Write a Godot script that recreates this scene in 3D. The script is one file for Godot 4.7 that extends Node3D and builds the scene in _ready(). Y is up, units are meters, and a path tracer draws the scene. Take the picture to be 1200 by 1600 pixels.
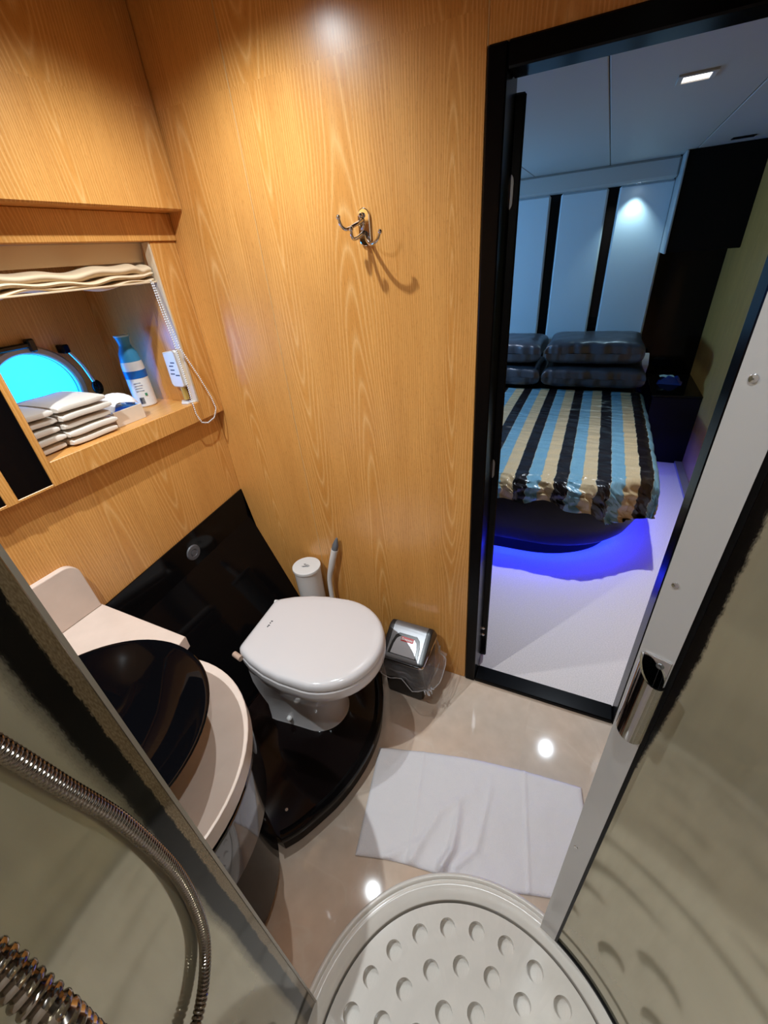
extends Node3D

# ------------------------------------------------------------------ mesh building
class MB:
	var P := PackedVector3Array()      # triangle corners, clockwise seen from the front
	var U := PackedVector2Array()
	var own_uv := false
	var xf := Transform3D()

	func tri(a: Vector3, b: Vector3, c: Vector3, ua := Vector2.ZERO, ub := Vector2.ZERO, uc := Vector2.ZERO):
		P.append(xf * a); P.append(xf * b); P.append(xf * c)
		U.append(ua); U.append(ub); U.append(uc)

	func quad(a: Vector3, b: Vector3, c: Vector3, d: Vector3, ua := Vector2.ZERO, ub := Vector2.ZERO, uc := Vector2.ZERO, ud := Vector2.ZERO):
		tri(a, b, c, ua, ub, uc)
		tri(a, c, d, ua, uc, ud)

	func flip_from(k: int):
		for i in range(k, P.size(), 3):
			var t = P[i + 1]; P[i + 1] = P[i + 2]; P[i + 2] = t
			var u = U[i + 1]; U[i + 1] = U[i + 2]; U[i + 2] = u

	func outward(k: int):
		# turns a closed shape added since k so that its faces look outwards
		var c := Vector3.ZERO
		for i in range(k, P.size()):
			c += P[i]
		c /= maxf(1.0, P.size() - k)
		var v := 0.0
		for i in range(k, P.size(), 3):
			v += (P[i] - c).dot((P[i + 1] - c).cross(P[i + 2] - c))
		if v > 0.0:
			flip_from(k)

	func box(lo: Vector3, hi: Vector3, b := 0.002):
		var k := P.size()
		var h := (hi - lo) * 0.5
		var c := (hi + lo) * 0.5
		b = minf(b, minf(h.x, minf(h.y, h.z)) * 0.49)
		for ax in 3:
			var a1 := (ax + 1) % 3
			var a2 := (ax + 2) % 3
			for s in [-1.0, 1.0]:
				var q := []
				for e in [[-1, -1], [1, -1], [1, 1], [-1, 1]]:
					var v := Vector3.ZERO
					v[ax] = s * h[ax]; v[a1] = e[0] * (h[a1] - b); v[a2] = e[1] * (h[a2] - b)
					q.append(c + v)
				if s > 0: quad(q[0], q[3], q[2], q[1])
				else: quad(q[0], q[1], q[2], q[3])
			if b > 0.0:
				for s1 in [-1.0, 1.0]:
					for s2 in [-1.0, 1.0]:
						var q2 := []
						for e in [[0, -1], [0, 1], [1, 1], [1, -1]]:
							var v := Vector3.ZERO
							v[ax] = e[1] * (h[ax] - b)
							v[a1] = s1 * (h[a1] - (b if e[0] == 1 else 0.0))
							v[a2] = s2 * (h[a2] - (b if e[0] == 0 else 0.0))
							q2.append(c + v)
						if s1 * s2 > 0: quad(q2[0], q2[1], q2[2], q2[3])
						else: quad(q2[3], q2[2], q2[1], q2[0])
		if b > 0.0:
			for sx in [-1.0, 1.0]:
				for sy in [-1.0, 1.0]:
					for sz in [-1.0, 1.0]:
						var a := c + Vector3(sx * h.x, sy * (h.y - b), sz * (h.z - b))
						var d := c + Vector3(sx * (h.x - b), sy * h.y, sz * (h.z - b))
						var e := c + Vector3(sx * (h.x - b), sy * (h.y - b), sz * h.z)
						if sx * sy * sz > 0: tri(a, e, d)
						else: tri(a, d, e)

	func loft(rings: Array, cap0 := true, cap1 := true, closed := true):
		var k := P.size()
		var n: int = rings[0].size()
		for r in rings.size() - 1:
			var A = rings[r]
			var B = rings[r + 1]
			for i in (n if closed else n - 1):
				var j := (i + 1) % n
				quad(A[i], A[j], B[j], B[i])
		if cap0: cap(rings[0], true)
		if cap1: cap(rings[-1], false)
		if cap0 and cap1: outward(k)

	func cap(ring, back: bool):
		var c := Vector3.ZERO
		for p in ring: c += p
		c /= ring.size()
		for i in ring.size():
			var j: int = (i + 1) % ring.size()
			if back: tri(c, ring[j], ring[i])
			else: tri(c, ring[i], ring[j])

	# polygon (x, z) between two heights with rounded top and bottom edges
	func prism(poly: PackedVector2Array, y0: float, y1: float, b := 0.003, bottom_bevel := true):
		var k := P.size()
		var n := poly.size()
		var area := 0.0
		for i in n:
			var q := poly[(i + 1) % n]
			area += poly[i].x * q.y - q.x * poly[i].y
		var ins := PackedVector2Array()
		for i in n:
			var e0 := (poly[i] - poly[(i + n - 1) % n]).normalized()
			var e1 := (poly[(i + 1) % n] - poly[i]).normalized()
			var nn := Vector2(-e0.y - e1.y, e0.x + e1.x) * signf(area)
			var d := nn.normalized()
			var co := maxf(0.5, d.dot(Vector2(-e0.y, e0.x) * signf(area)))
			ins.append(poly[i] + d * b / co)
		var rings := []
		var levels := [[y0, ins], [y0 + b, poly], [y1 - b, poly], [y1 - b * 0.3, PackedVector2Array()], [y1, ins]]
		if not bottom_bevel: levels[0] = [y0, poly]
		for l in levels:
			var ring := PackedVector3Array()
			for i in n:
				var q: Vector2 = poly[i].lerp(ins[i], 0.3) if l[1].size() == 0 else l[1][i]
				ring.append(Vector3(q.x, l[0], q.y))
			rings.append(ring)
		loft(rings, false, false)
		var t := Geometry2D.triangulate_polygon(ins)
		for i in range(0, t.size(), 3):
			var a := ins[t[i]]; var bb := ins[t[i + 1]]; var cc := ins[t[i + 2]]
			var up := (bb - a).cross(cc - a) * signf(area) > 0.0
			if not up:
				var sw := bb; bb = cc; cc = sw
			tri(Vector3(a.x, y1, a.y), Vector3(cc.x, y1, cc.y), Vector3(bb.x, y1, bb.y))
			tri(Vector3(a.x, y0, a.y), Vector3(bb.x, y0, bb.y), Vector3(cc.x, y0, cc.y))
			if area < 0.0:
				var m := P.size()
				for o in [m - 6, m - 3]:
					var s := P[o + 1]; P[o + 1] = P[o + 2]; P[o + 2] = s
		outward(k)

	func lathe(prof: Array, seg := 48, close := false):
		# prof: Vector2(r, y) from bottom to top
		var rings := []
		for p in prof:
			var ring := PackedVector3Array()
			for i in seg:
				var a := TAU * i / seg
				ring.append(Vector3(cos(a) * p.x, p.y, sin(a) * p.x))
			rings.append(ring)
		var k := P.size()
		loft(rings, false, false)
		if close:
			cap(rings[0], true)
			cap(rings[-1], false)
			outward(k)

	func tube(pts: Array, rad, seg := 10, steps := 6):
		var path := []
		var rr := []
		var n := pts.size()
		for i in n - 1:
			var p0: Vector3 = pts[maxi(i - 1, 0)]
			var p3: Vector3 = pts[mini(i + 2, n - 1)]
			for s in steps:
				var t := float(s) / steps
				path.append(pts[i].cubic_interpolate(pts[i + 1], p0, p3, t))
				rr.append(lerpf(rad[i], rad[i + 1], t) if rad is Array else rad)
		path.append(pts[n - 1])
		rr.append(rad[n - 1] if rad is Array else rad)
		var rings := []
		var nrm := Vector3.ZERO
		for i in path.size():
			var tg: Vector3 = (path[mini(i + 1, path.size() - 1)] - path[maxi(i - 1, 0)]).normalized()
			if nrm == Vector3.ZERO:
				nrm = tg.cross(Vector3.UP if absf(tg.y) < 0.9 else Vector3.RIGHT).normalized()
			nrm = (nrm - tg * nrm.dot(tg)).normalized()
			var bn := tg.cross(nrm)
			var ring := PackedVector3Array()
			for j in seg:
				var a := TAU * j / seg
				ring.append(path[i] + (nrm * cos(a) + bn * sin(a)) * rr[i])
			rings.append(ring)
		loft(rings)
		return path

	func ball(c: Vector3, r: Vector3, nu := 16, nv := 10):
		var rings := []
		for v in range(1, nv):
			var ph := PI * v / nv
			var ring := PackedVector3Array()
			for u in nu:
				var a := TAU * u / nu
				ring.append(c + Vector3(cos(a) * sin(ph) * r.x, cos(ph) * r.y, sin(a) * sin(ph) * r.z))
			rings.append(ring)
		loft(rings)

	func grid(nu: int, nv: int, f: Callable, uvf = null):
		var pts := []
		var uvs := []
		for v in nv + 1:
			for u in nu + 1:
				var a := float(u) / nu
				var b := float(v) / nv
				pts.append(f.call(a, b))
				uvs.append(uvf.call(a, b) if uvf != null else Vector2(a, b))
		if uvf != null: own_uv = true
		for v in nv:
			for u in nu:
				var i := v * (nu + 1) + u
				var j := i + nu + 1
				quad(pts[i], pts[i + 1], pts[j + 1], pts[j], uvs[i], uvs[i + 1], uvs[j + 1], uvs[j])

	func commit(crease := 40.0) -> ArrayMesh:
		var nt := P.size() / 3
		var fn := PackedVector3Array()
		var by := {}
		for t in nt:
			var a := P[t * 3]
			fn.append((P[t * 3 + 2] - a).cross(P[t * 3 + 1] - a))
			for k in 3:
				var key := Vector3i((P[t * 3 + k] * 50000.0).round())
				if by.has(key): by[key].append(t)
				else: by[key] = [t]
		var co := cos(deg_to_rad(crease))
		var V := PackedVector3Array()
		var N := PackedVector3Array()
		var T := PackedVector2Array()
		var I := PackedInt32Array()
		var seen := {}
		for t in nt:
			var me := fn[t].normalized()
			if me == Vector3.ZERO: continue
			for k in 3:
				var p := P[t * 3 + k]
				var key := Vector3i((p * 50000.0).round())
				var s := Vector3.ZERO
				for o in by[key]:
					if fn[o].normalized().dot(me) > co: s += fn[o]
				s = s.normalized() if s.length() > 0.0 else me
				var uv := U[t * 3 + k]
				if not own_uv:
					var ab := me.abs()
					if ab.x >= ab.y and ab.x >= ab.z: uv = Vector2(p.z, -p.y)
					elif ab.y >= ab.z: uv = Vector2(p.x, p.z)
					else: uv = Vector2(p.x, -p.y)
				var id := [key, Vector3i((s * 500.0).round()), Vector2i((uv * 20000.0).round())]
				if not seen.has(id):
					seen[id] = V.size()
					V.append(p); N.append(s); T.append(uv)
				I.append(seen[id])
		var arr := []
		arr.resize(Mesh.ARRAY_MAX)
		arr[Mesh.ARRAY_VERTEX] = V
		arr[Mesh.ARRAY_NORMAL] = N
		arr[Mesh.ARRAY_TEX_UV] = T
		arr[Mesh.ARRAY_INDEX] = I
		var m := ArrayMesh.new()
		m.add_surface_from_arrays(Mesh.PRIMITIVE_TRIANGLES, arr)
		return m

# ------------------------------------------------------------------ scene helpers
func part(called: String, mb: MB, mat: Material, parent: Node, crease := 40.0) -> MeshInstance3D:
	var o := MeshInstance3D.new()
	o.name = called
	o.mesh = mb.commit(crease)
	o.material_override = mat
	parent.add_child(o, true)
	return o

func tag(o: Node, label: String, category: String, group := ""):
	o.set_meta("label", label)
	o.set_meta("category", category)
	if group: o.set_meta("group", group)
	return o

func thing(called: String, label: String, category: String, group := "", at := Vector3.ZERO) -> Node3D:
	var o := Node3D.new()
	o.name = called
	o.position = at
	add_child(o, true)
	tag(o, label, category, group)
	return o

func struct(called: String, label := "") -> Node3D:
	var o := Node3D.new()
	o.name = called
	add_child(o, true)
	o.set_meta("kind", "structure")
	if label: o.set_meta("label", label)
	return o

func bx(lo: Vector3, hi: Vector3, b := 0.002) -> MB:
	var m := MB.new()
	m.box(lo, hi, b)
	return m

func mat(c: Color, rough := 0.5, metal := 0.0, spec := 0.5) -> StandardMaterial3D:
	var m := StandardMaterial3D.new()
	m.albedo_color = c
	m.roughness = rough
	m.metallic = metal
	m.metallic_specular = spec
	return m

func glow(c: Color, e: float) -> StandardMaterial3D:
	var m := mat(Color(0.12, 0.12, 0.12), 0.4)
	m.emission_enabled = true
	m.emission = c
	m.emission_energy_multiplier = e
	return m

func tex(img: Image) -> ImageTexture:
	return ImageTexture.create_from_image(img)

func noise(sd: int, f: float, oct := 3) -> FastNoiseLite:
	var n := FastNoiseLite.new()
	n.seed = sd
	n.frequency = f
	n.noise_type = FastNoiseLite.TYPE_SIMPLEX_SMOOTH
	n.fractal_octaves = oct
	return n

func text(called: String, words: String, size: float, depth: float, m: Material, parent: Node, t: Transform3D):
	var tm := TextMesh.new()
	var f := SystemFont.new()
	f.font_names = PackedStringArray(["Droid Sans"])
	tm.font = f
	tm.font_size = 32
	tm.pixel_size = size / 32.0
	tm.depth = depth
	tm.text = words
	var o := MeshInstance3D.new()
	o.name = called
	o.mesh = tm
	o.material_override = m
	o.transform = t
	parent.add_child(o, true)
	return o

var M := {}

# ------------------------------------------------------------------ textures
func wood_image() -> Image:
	# flat-sawn oak veneer: rings of a slightly tapering trunk cut along its length
	var w := 1024
	var h := 2048
	var data := PackedByteArray()
	data.resize(w * h * 3)
	var warp := noise(3, 0.9, 2)
	var streak := noise(5, 1.0, 3)
	var tone := noise(9, 1.0, 2)
	var leaf := 0.225          # metres, 4 leaves in 0.9 m
	var sl := [0.052, -0.046, 0.06, -0.05]
	var of := [0.006, 0.098, -0.03, 0.085]
	var ctr := [0.55, 0.42, 0.6, 0.48]
	for y in h:
		var my := 1.8 * y / h
		for x in w:
			var mx := 0.9 * x / w
			var k := int(mx / leaf)
			var dx: float = mx - (k + ctr[k]) * leaf
			var wv := warp.get_noise_2d(mx * 14.0 + k * 31.0, my * 1.6)
			dx += wv * 0.009
			var hh: float = of[k] + sl[k] * my + warp.get_noise_2d(k * 17.0 + 60.0, my * 1.2) * 0.012
			var d := sqrt(dx * dx * 1.3 + hh * hh)
			var ph := d / 0.0062
			var fr := ph - floorf(ph)
			var line := pow(maxf(0.0, 1.0 - absf(fr - 0.5) * 2.0), 3.0)
			var st := streak.get_noise_2d(mx * 260.0, my * 5.0)
			var to := tone.get_noise_2d(mx * 9.0, my * 1.3)
			var pore := 1.0 if streak.get_noise_2d(mx * 330.0 + 300.0, my * 28.0) > 0.40 else 0.0
			var c := Vector3(0.830, 0.580, 0.290)
			c = c.lerp(Vector3(0.915, 0.710, 0.450), clampf(line * 0.85, 0.0, 1.0))
			c += Vector3(0.045, 0.042, 0.03) * st
			c += Vector3(0.03, 0.03, 0.022) * to
			c -= Vector3(0.05, 0.05, 0.04) * pore
			var i := (y * w + x) * 3
			data[i] = int(clampf(c.x, 0, 1) * 255.0)
			data[i + 1] = int(clampf(c.y, 0, 1) * 255.0)
			data[i + 2] = int(clampf(c.z, 0, 1) * 255.0)
	return Image.create_from_data(w, h, false, Image.FORMAT_RGB8, data)

func marble_image() -> Image:
	var w := 768
	var data := PackedByteArray()
	data.resize(w * w * 3)
	var n1 := noise(11, 3.0, 5)
	var n2 := noise(12, 1.6, 3)
	var n3 := noise(13, 14.0, 3)
	for y in w:
		for x in w:
			var u := 1.2 * x / w
			var v := 1.2 * y / w
			var a := n1.get_noise_2d(u * 1.0 + n2.get_noise_2d(u, v) * 0.3, v)
			var b := n2.get_noise_2d(u + 7.0, v + 3.0)
			var f := n3.get_noise_2d(u, v)
			var vein := pow(maxf(0.0, 1.0 - absf(a) * 7.0), 3.0)
			var c := Vector3(0.805, 0.72, 0.645)
			c += Vector3(0.035, 0.01, -0.005) * b * 1.8
			c += Vector3(0.03, 0.03, 0.03) * f
			c = c.lerp(Vector3(0.85, 0.79, 0.72), vein * 0.35)
			var i := (y * w + x) * 3
			data[i] = int(clampf(c.x, 0, 1) * 255.0)
			data[i + 1] = int(clampf(c.y, 0, 1) * 255.0)
			data[i + 2] = int(clampf(c.z, 0, 1) * 255.0)
	return Image.create_from_data(w, w, false, Image.FORMAT_RGB8, data)

func mottle_image(base: Vector3, amp: float, freq: float, sd: int, w := 512) -> Image:
	var data := PackedByteArray()
	data.resize(w * w * 3)
	var n := noise(sd, freq, 4)
	for y in w:
		for x in w:
			var f := n.get_noise_2d(x, y) * amp
			var i := (y * w + x) * 3
			data[i] = int(clampf(base.x + f, 0, 1) * 255.0)
			data[i + 1] = int(clampf(base.y + f, 0, 1) * 255.0)
			data[i + 2] = int(clampf(base.z + f, 0, 1) * 255.0)
	return Image.create_from_data(w, w, false, Image.FORMAT_RGB8, data)

func spoiled_mirror_image(sd: int, left: bool) -> Image:
	# u 0..1 = 0.16 m from the panel's edge; the silvering has gone black along the edge
	var w := 512
	var h := 1536
	var data := PackedByteArray()
	data.resize(w * h * 3)
	var n := noise(sd, 1.0, 4)
	var g := noise(sd + 1, 1.0, 3)
	for y in h:
		var v := float(y) / h
		var n1 := n.get_noise_2d(v * 60.0, 3.0)
		var n2 := n.get_noise_2d(v * 110.0, 40.0)
		var n3 := n.get_noise_2d(v * 7.0, 80.0)
		for x in w:
			var u := 0.16 * x / w
			var fine := g.get_noise_2d(u * 700.0, v * 320.0)
			var k := 0.0
			var c := Vector3(0.74, 0.71, 0.62) + Vector3.ONE * 0.02 * g.get_noise_2d(u * 40.0, v * 12.0)
			if u < 0.09:
				if left:
					var lo := 0.0095 + 0.0016 * n1 + 0.002 * n3 + 0.0012 * fine
					var hi := 0.029 + 0.001 * n2 + 0.004 * n3 + 0.0014 * fine
					k = smoothstep(lo - 0.0012, lo + 0.0012, u) * (1.0 - 0.65 * smoothstep(hi - 0.003, hi + 0.002, u)) * (1.0 - smoothstep(hi + 0.001, hi + 0.012, u))
					if u < lo + 0.002: c = Vector3(0.50, 0.43, 0.33) + Vector3.ONE * 0.12 * fine
				else:
					var reach := lerpf(-0.012, 0.012, smoothstep(0.27, 0.52, v))
					var hi := reach + 0.0012 * n2 + 0.0012 * n1 + 0.0014 * fine
					k = 1.0 - smoothstep(hi - 0.0015, hi + 0.0035, u)
				c = c.lerp(Vector3(0.05, 0.042, 0.04), k)
				if k > 0.2 and g.get_noise_2d(u * 2600.0, v * 1300.0) > 0.5: c = c.lerp(Vector3(0.34, 0.29, 0.22), 0.4)
			var i := (y * w + x) * 3
			data[i] = int(clampf(c.x, 0, 1) * 255.0)
			data[i + 1] = int(clampf(c.y, 0, 1) * 255.0)
			data[i + 2] = int(clampf(c.z, 0, 1) * 255.0)
	return Image.create_from_data(w, h, false, Image.FORMAT_RGB8, data)

func stripe_image() -> Image:
	var im := Image.create(192, 64, false, Image.FORMAT_RGB8)
	var n := noise(21, 0.35, 2)
	var cols := [Color(0.40, 0.55, 0.62), Color(0.70, 0.61, 0.475), Color(0.085, 0.06, 0.07)]
	for x in 192:
		var k := int(x / 64.0)
		for y in 64:
			var c: Color = cols[k]
			var f := n.get_noise_2d(x * 0.4, y * 6.0) * 0.03
			if x % 64 < 2: c = Color(0.62, 0.6, 0.52)
			im.set_pixel(x, y, Color(c.r + f, c.g + f, c.b + f))
	return im

func make_materials():
	M.wood = mat(Color(1, 1, 1), 0.29, 0.0, 0.6)
	M.wood.albedo_texture = tex(wood_image())
	M.wood.uv1_scale = Vector3(1 / 0.9, 1 / 1.8, 1)
	M.marble = mat(Color(1, 1, 1), 0.055)
	M.marble.albedo_texture = tex(marble_image())
	M.marble.uv1_scale = Vector3(1 / 1.2, 1 / 1.2, 1)
	M.black = mat(Color(0.045, 0.04, 0.045), 0.08, 0.0, 0.28)
	M.black_soft = mat(Color(0.04, 0.036, 0.04), 0.4, 0.0, 0.25)
	M.brown_black = mat(Color(0.07, 0.045, 0.045), 0.09, 0.0, 0.3)
	M.ceramic = mat(Color(0.86, 0.84, 0.84), 0.1)
	M.ceramic.clearcoat_enabled = true
	M.ceramic.clearcoat = 0.5
	M.plastic = mat(Color(0.88, 0.87, 0.86), 0.3)
	M.cream = mat(Color(0.885, 0.855, 0.82), 0.16)
	M.cream.albedo_texture = tex(mottle_image(Vector3(0.97, 0.97, 0.97), 0.02, 0.02, 31))
	M.chrome = mat(Color(0.86, 0.86, 0.87), 0.06, 1.0)
	M.grey_metal = mat(Color(0.55, 0.55, 0.56), 0.25, 0.8)
	M.stone = mat(Color(1, 1, 1), 0.22)
	M.stone.albedo_texture = tex(mottle_image(Vector3(0.835, 0.755, 0.70), 0.02, 0.012, 33))
	M.stone.uv1_scale = Vector3(2, 2, 1)
	M.cloth = mat(Color(0.875, 0.855, 0.86), 0.85)
	M.cloth.normal_enabled = true
	var nt := NoiseTexture2D.new()
	nt.width = 256; nt.height = 256; nt.seamless = true; nt.as_normal_map = true; nt.bump_strength = 3.0
	nt.noise = noise(41, 0.12, 3)
	M.cloth.normal_texture = nt
	M.cloth.uv1_scale = Vector3(6, 6, 1)
	M.cloth.normal_scale = 0.25
	M.beige_cloth = mat(Color(0.86, 0.77, 0.64), 0.8)
	M.strip = mat(Color(0.80, 0.79, 0.79), 0.2, 0.3)
	M.mirror_left = mat(Color(1, 1, 1), 0.08, 0.62)
	M.mirror_left.albedo_texture = tex(spoiled_mirror_image(51, true))
	M.mirror_left.texture_repeat = false
	M.mirror_right = mat(Color(1, 1, 1), 0.08, 0.62)
	M.mirror_right.albedo_texture = tex(spoiled_mirror_image(57, false))
	M.mirror_right.texture_repeat = false
	M.carpet = mat(Color(1, 1, 1), 0.95)
	M.carpet.albedo_texture = tex(mottle_image(Vector3(0.84, 0.795, 0.77), 0.10, 0.28, 61))
	M.carpet.uv1_scale = Vector3(1.4, 1.4, 1)
	M.carpet.heightmap_enabled = false
	M.ceil = mat(Color(0.70, 0.685, 0.67), 0.6)
	M.pad = mat(Color(0.81, 0.84, 0.86), 0.7)
	M.satin = mat(Color(0.32, 0.32, 0.35), 0.34, 0.4)
	M.spread = mat(Color(1, 1, 1), 0.3)
	M.spread.albedo_texture = tex(stripe_image())
	M.spread.uv1_scale = Vector3(1 / 0.178, 1, 1)
	M.glass = mat(Color(0.9, 0.97, 1.0, 0.12), 0.03)
	M.glass.transparency = BaseMaterial3D.TRANSPARENCY_ALPHA
	M.film = mat(Color(0.85, 0.85, 0.87, 0.08), 0.1)
	M.film.transparency = BaseMaterial3D.TRANSPARENCY_ALPHA
	M.film.cull_mode = BaseMaterial3D.CULL_DISABLED
	M.frame = mat(Color(0.04, 0.036, 0.04), 0.22, 0.0, 0.22)
	M.ink = mat(Color(0.25, 0.25, 0.27), 0.5)

# ------------------------------------------------------------------ build
const ZW := -1.0585      # the oak wall with the doorway
const TC := Vector2(0.014, -0.081)   # centre of the round shower

func cyl(a_deg: float, r: float, y: float) -> Vector3:
	var a := deg_to_rad(a_deg)
	return Vector3(TC.x + sin(a) * r, y, TC.y - cos(a) * r)

func _ready():
	seed(7)
	# camera
	var cam := Camera3D.new()
	cam.name = "camera"
	add_child(cam)
	cam.transform = Transform3D(Basis(Vector3(0.9071, -0.0786, -0.4135), Vector3(-0.1570, 0.8488, -0.5050), Vector3(0.3907, 0.5229, 0.7576)).orthonormalized(), Vector3(0, 1.45, 0))
	cam.fov = rad_to_deg(2.0 * atan(800.0 / 651.0))
	cam.near = 0.02
	cam.current = true
	# environment: closed cabin, nothing of the sky comes in except as the portholes show
	var we := WorldEnvironment.new()
	we.name = "environment"
	var env := Environment.new()
	env.background_mode = Environment.BG_COLOR
	env.background_color = Color(0.25, 0.75, 0.85)
	env.background_energy_multiplier = 1.0
	env.tonemap_mode = Environment.TONE_MAPPER_LINEAR
	env.tonemap_exposure = 1.0
	env.sdfgi_enabled = true
	env.ssao_enabled = true
	env.ssil_enabled = true
	we.environment = env
	add_child(we)
	make_materials()
	room()
	doorway()
	left_side()
	niche_things()
	toilet_corner()
	vanity()
	shower()
	bedroom()
	lamps()

# ------------------------------------------------------------------ bathroom shell
func room():
	var f := struct("floor", "beige polished marble floor of the bathroom")
	part("slab", bx(Vector3(-1.55, -0.08, ZW), Vector3(0.6, 0, 0.6), 0.0), M.marble, f)
	var c := struct("ceiling")
	part("slab", bx(Vector3(-1.55, 2.0, ZW - 0.05), Vector3(0.6, 2.06, 0.6), 0.0), mat(Color(0.34, 0.31, 0.29), 0.5), c)
	var b := struct("wall_back", "glossy oak veneer wall with the doorway")
	part("panel", bx(Vector3(-1.3, 0, ZW - 0.03), Vector3(-0.8418, 2.0, ZW), 0.0012), M.wood, b)
	part("panel", bx(Vector3(-0.8402, 0, ZW - 0.03), Vector3(-0.2535, 2.0, ZW), 0.0012), M.wood, b)
	part("panel", bx(Vector3(-0.2515, 1.752, ZW - 0.03), Vector3(0.6, 2.0, ZW), 0.0012), M.wood, b)
	part("panel", bx(Vector3(0.335, 0, ZW - 0.03), Vector3(0.6, 1.7515, ZW), 0.0012), M.wood, b)
	part("bead", bx(Vector3(-0.8417, 0.0, ZW - 0.01), Vector3(-0.8403, 2.0, ZW + 0.0002), 0.0), mat(Color(0.86, 0.72, 0.50), 0.3), b)
	part("bead", bx(Vector3(-0.2534, 1.752, ZW - 0.01), Vector3(-0.2517, 2.0, ZW + 0.0002), 0.0), mat(Color(0.86, 0.72, 0.50), 0.3), b)
	var r := struct("wall_right")
	part("panel", bx(Vector3(0.55, 0, ZW), Vector3(0.6, 2.0, 0.6), 0.001), M.wood, r)
	var fr := struct("wall_front")
	part("panel", bx(Vector3(-1.5, 0, 0.55), Vector3(0.6, 2.0, 0.6), 0.001), M.wood, fr)

func doorway():
	var d := struct("door_1", "black gloss door frame with the door standing open into the bedroom")
	part("jamb", bx(Vector3(-0.2515, 0, -1.16), Vector3(-0.215, 1.752, ZW + 0.006), 0.003), M.frame, d)
	part("jamb", bx(Vector3(0.268, 0, -1.12), Vector3(0.335, 1.752, ZW + 0.006), 0.003), M.frame, d)
	part("head", bx(Vector3(-0.215, 1.715, -1.12), Vector3(0.268, 1.752, ZW + 0.006), 0.003), M.frame, d)
	part("sill", bx(Vector3(-0.215, 0.0, -1.122), Vector3(0.268, 0.018, ZW + 0.004), 0.004), M.frame, d)
	# the leaf, hinged on the left jamb and swung past a right angle
	var leaf := Node3D.new()
	leaf.name = "leaf"
	d.add_child(leaf)
	leaf.position = Vector3(-0.196, 0, -1.165)
	leaf.rotation_degrees.y = 11.0
	part("board", bx(Vector3(-0.04, 0.03, -0.47), Vector3(0.0, 1.705, 0.0), 0.004), M.frame, leaf)
	for y in [1.545, 0.875]:
		var h := MB.new()
		h.xf = Transform3D(Basis(Vector3.RIGHT, PI / 2), Vector3(-0.022, y, 0.001))
		var ring := PackedVector2Array()
		for i in 20:
			var a := TAU * i / 20
			ring.append(Vector2(cos(a) * 0.008, sin(a) * 0.016 + (0.016 if sin(a) > 0 else -0.016)))
		h.prism(ring, -0.001, 0.002, 0.0006)
		part("hinge", h, M.grey_metal, leaf)
	for y in [0.185, 0.15]:
		var s := MB.new()
		s.xf = Transform3D(Basis(Vector3.RIGHT, PI / 2), Vector3(-0.018, y, 0.001))
		s.lathe([Vector2(0.0005, 0.003), Vector2(0.003, 0.003), Vector2(0.0065, 0.001), Vector2(0.0075, 0.0)], 16)
		part("bolt", s, M.chrome, leaf)

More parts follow.
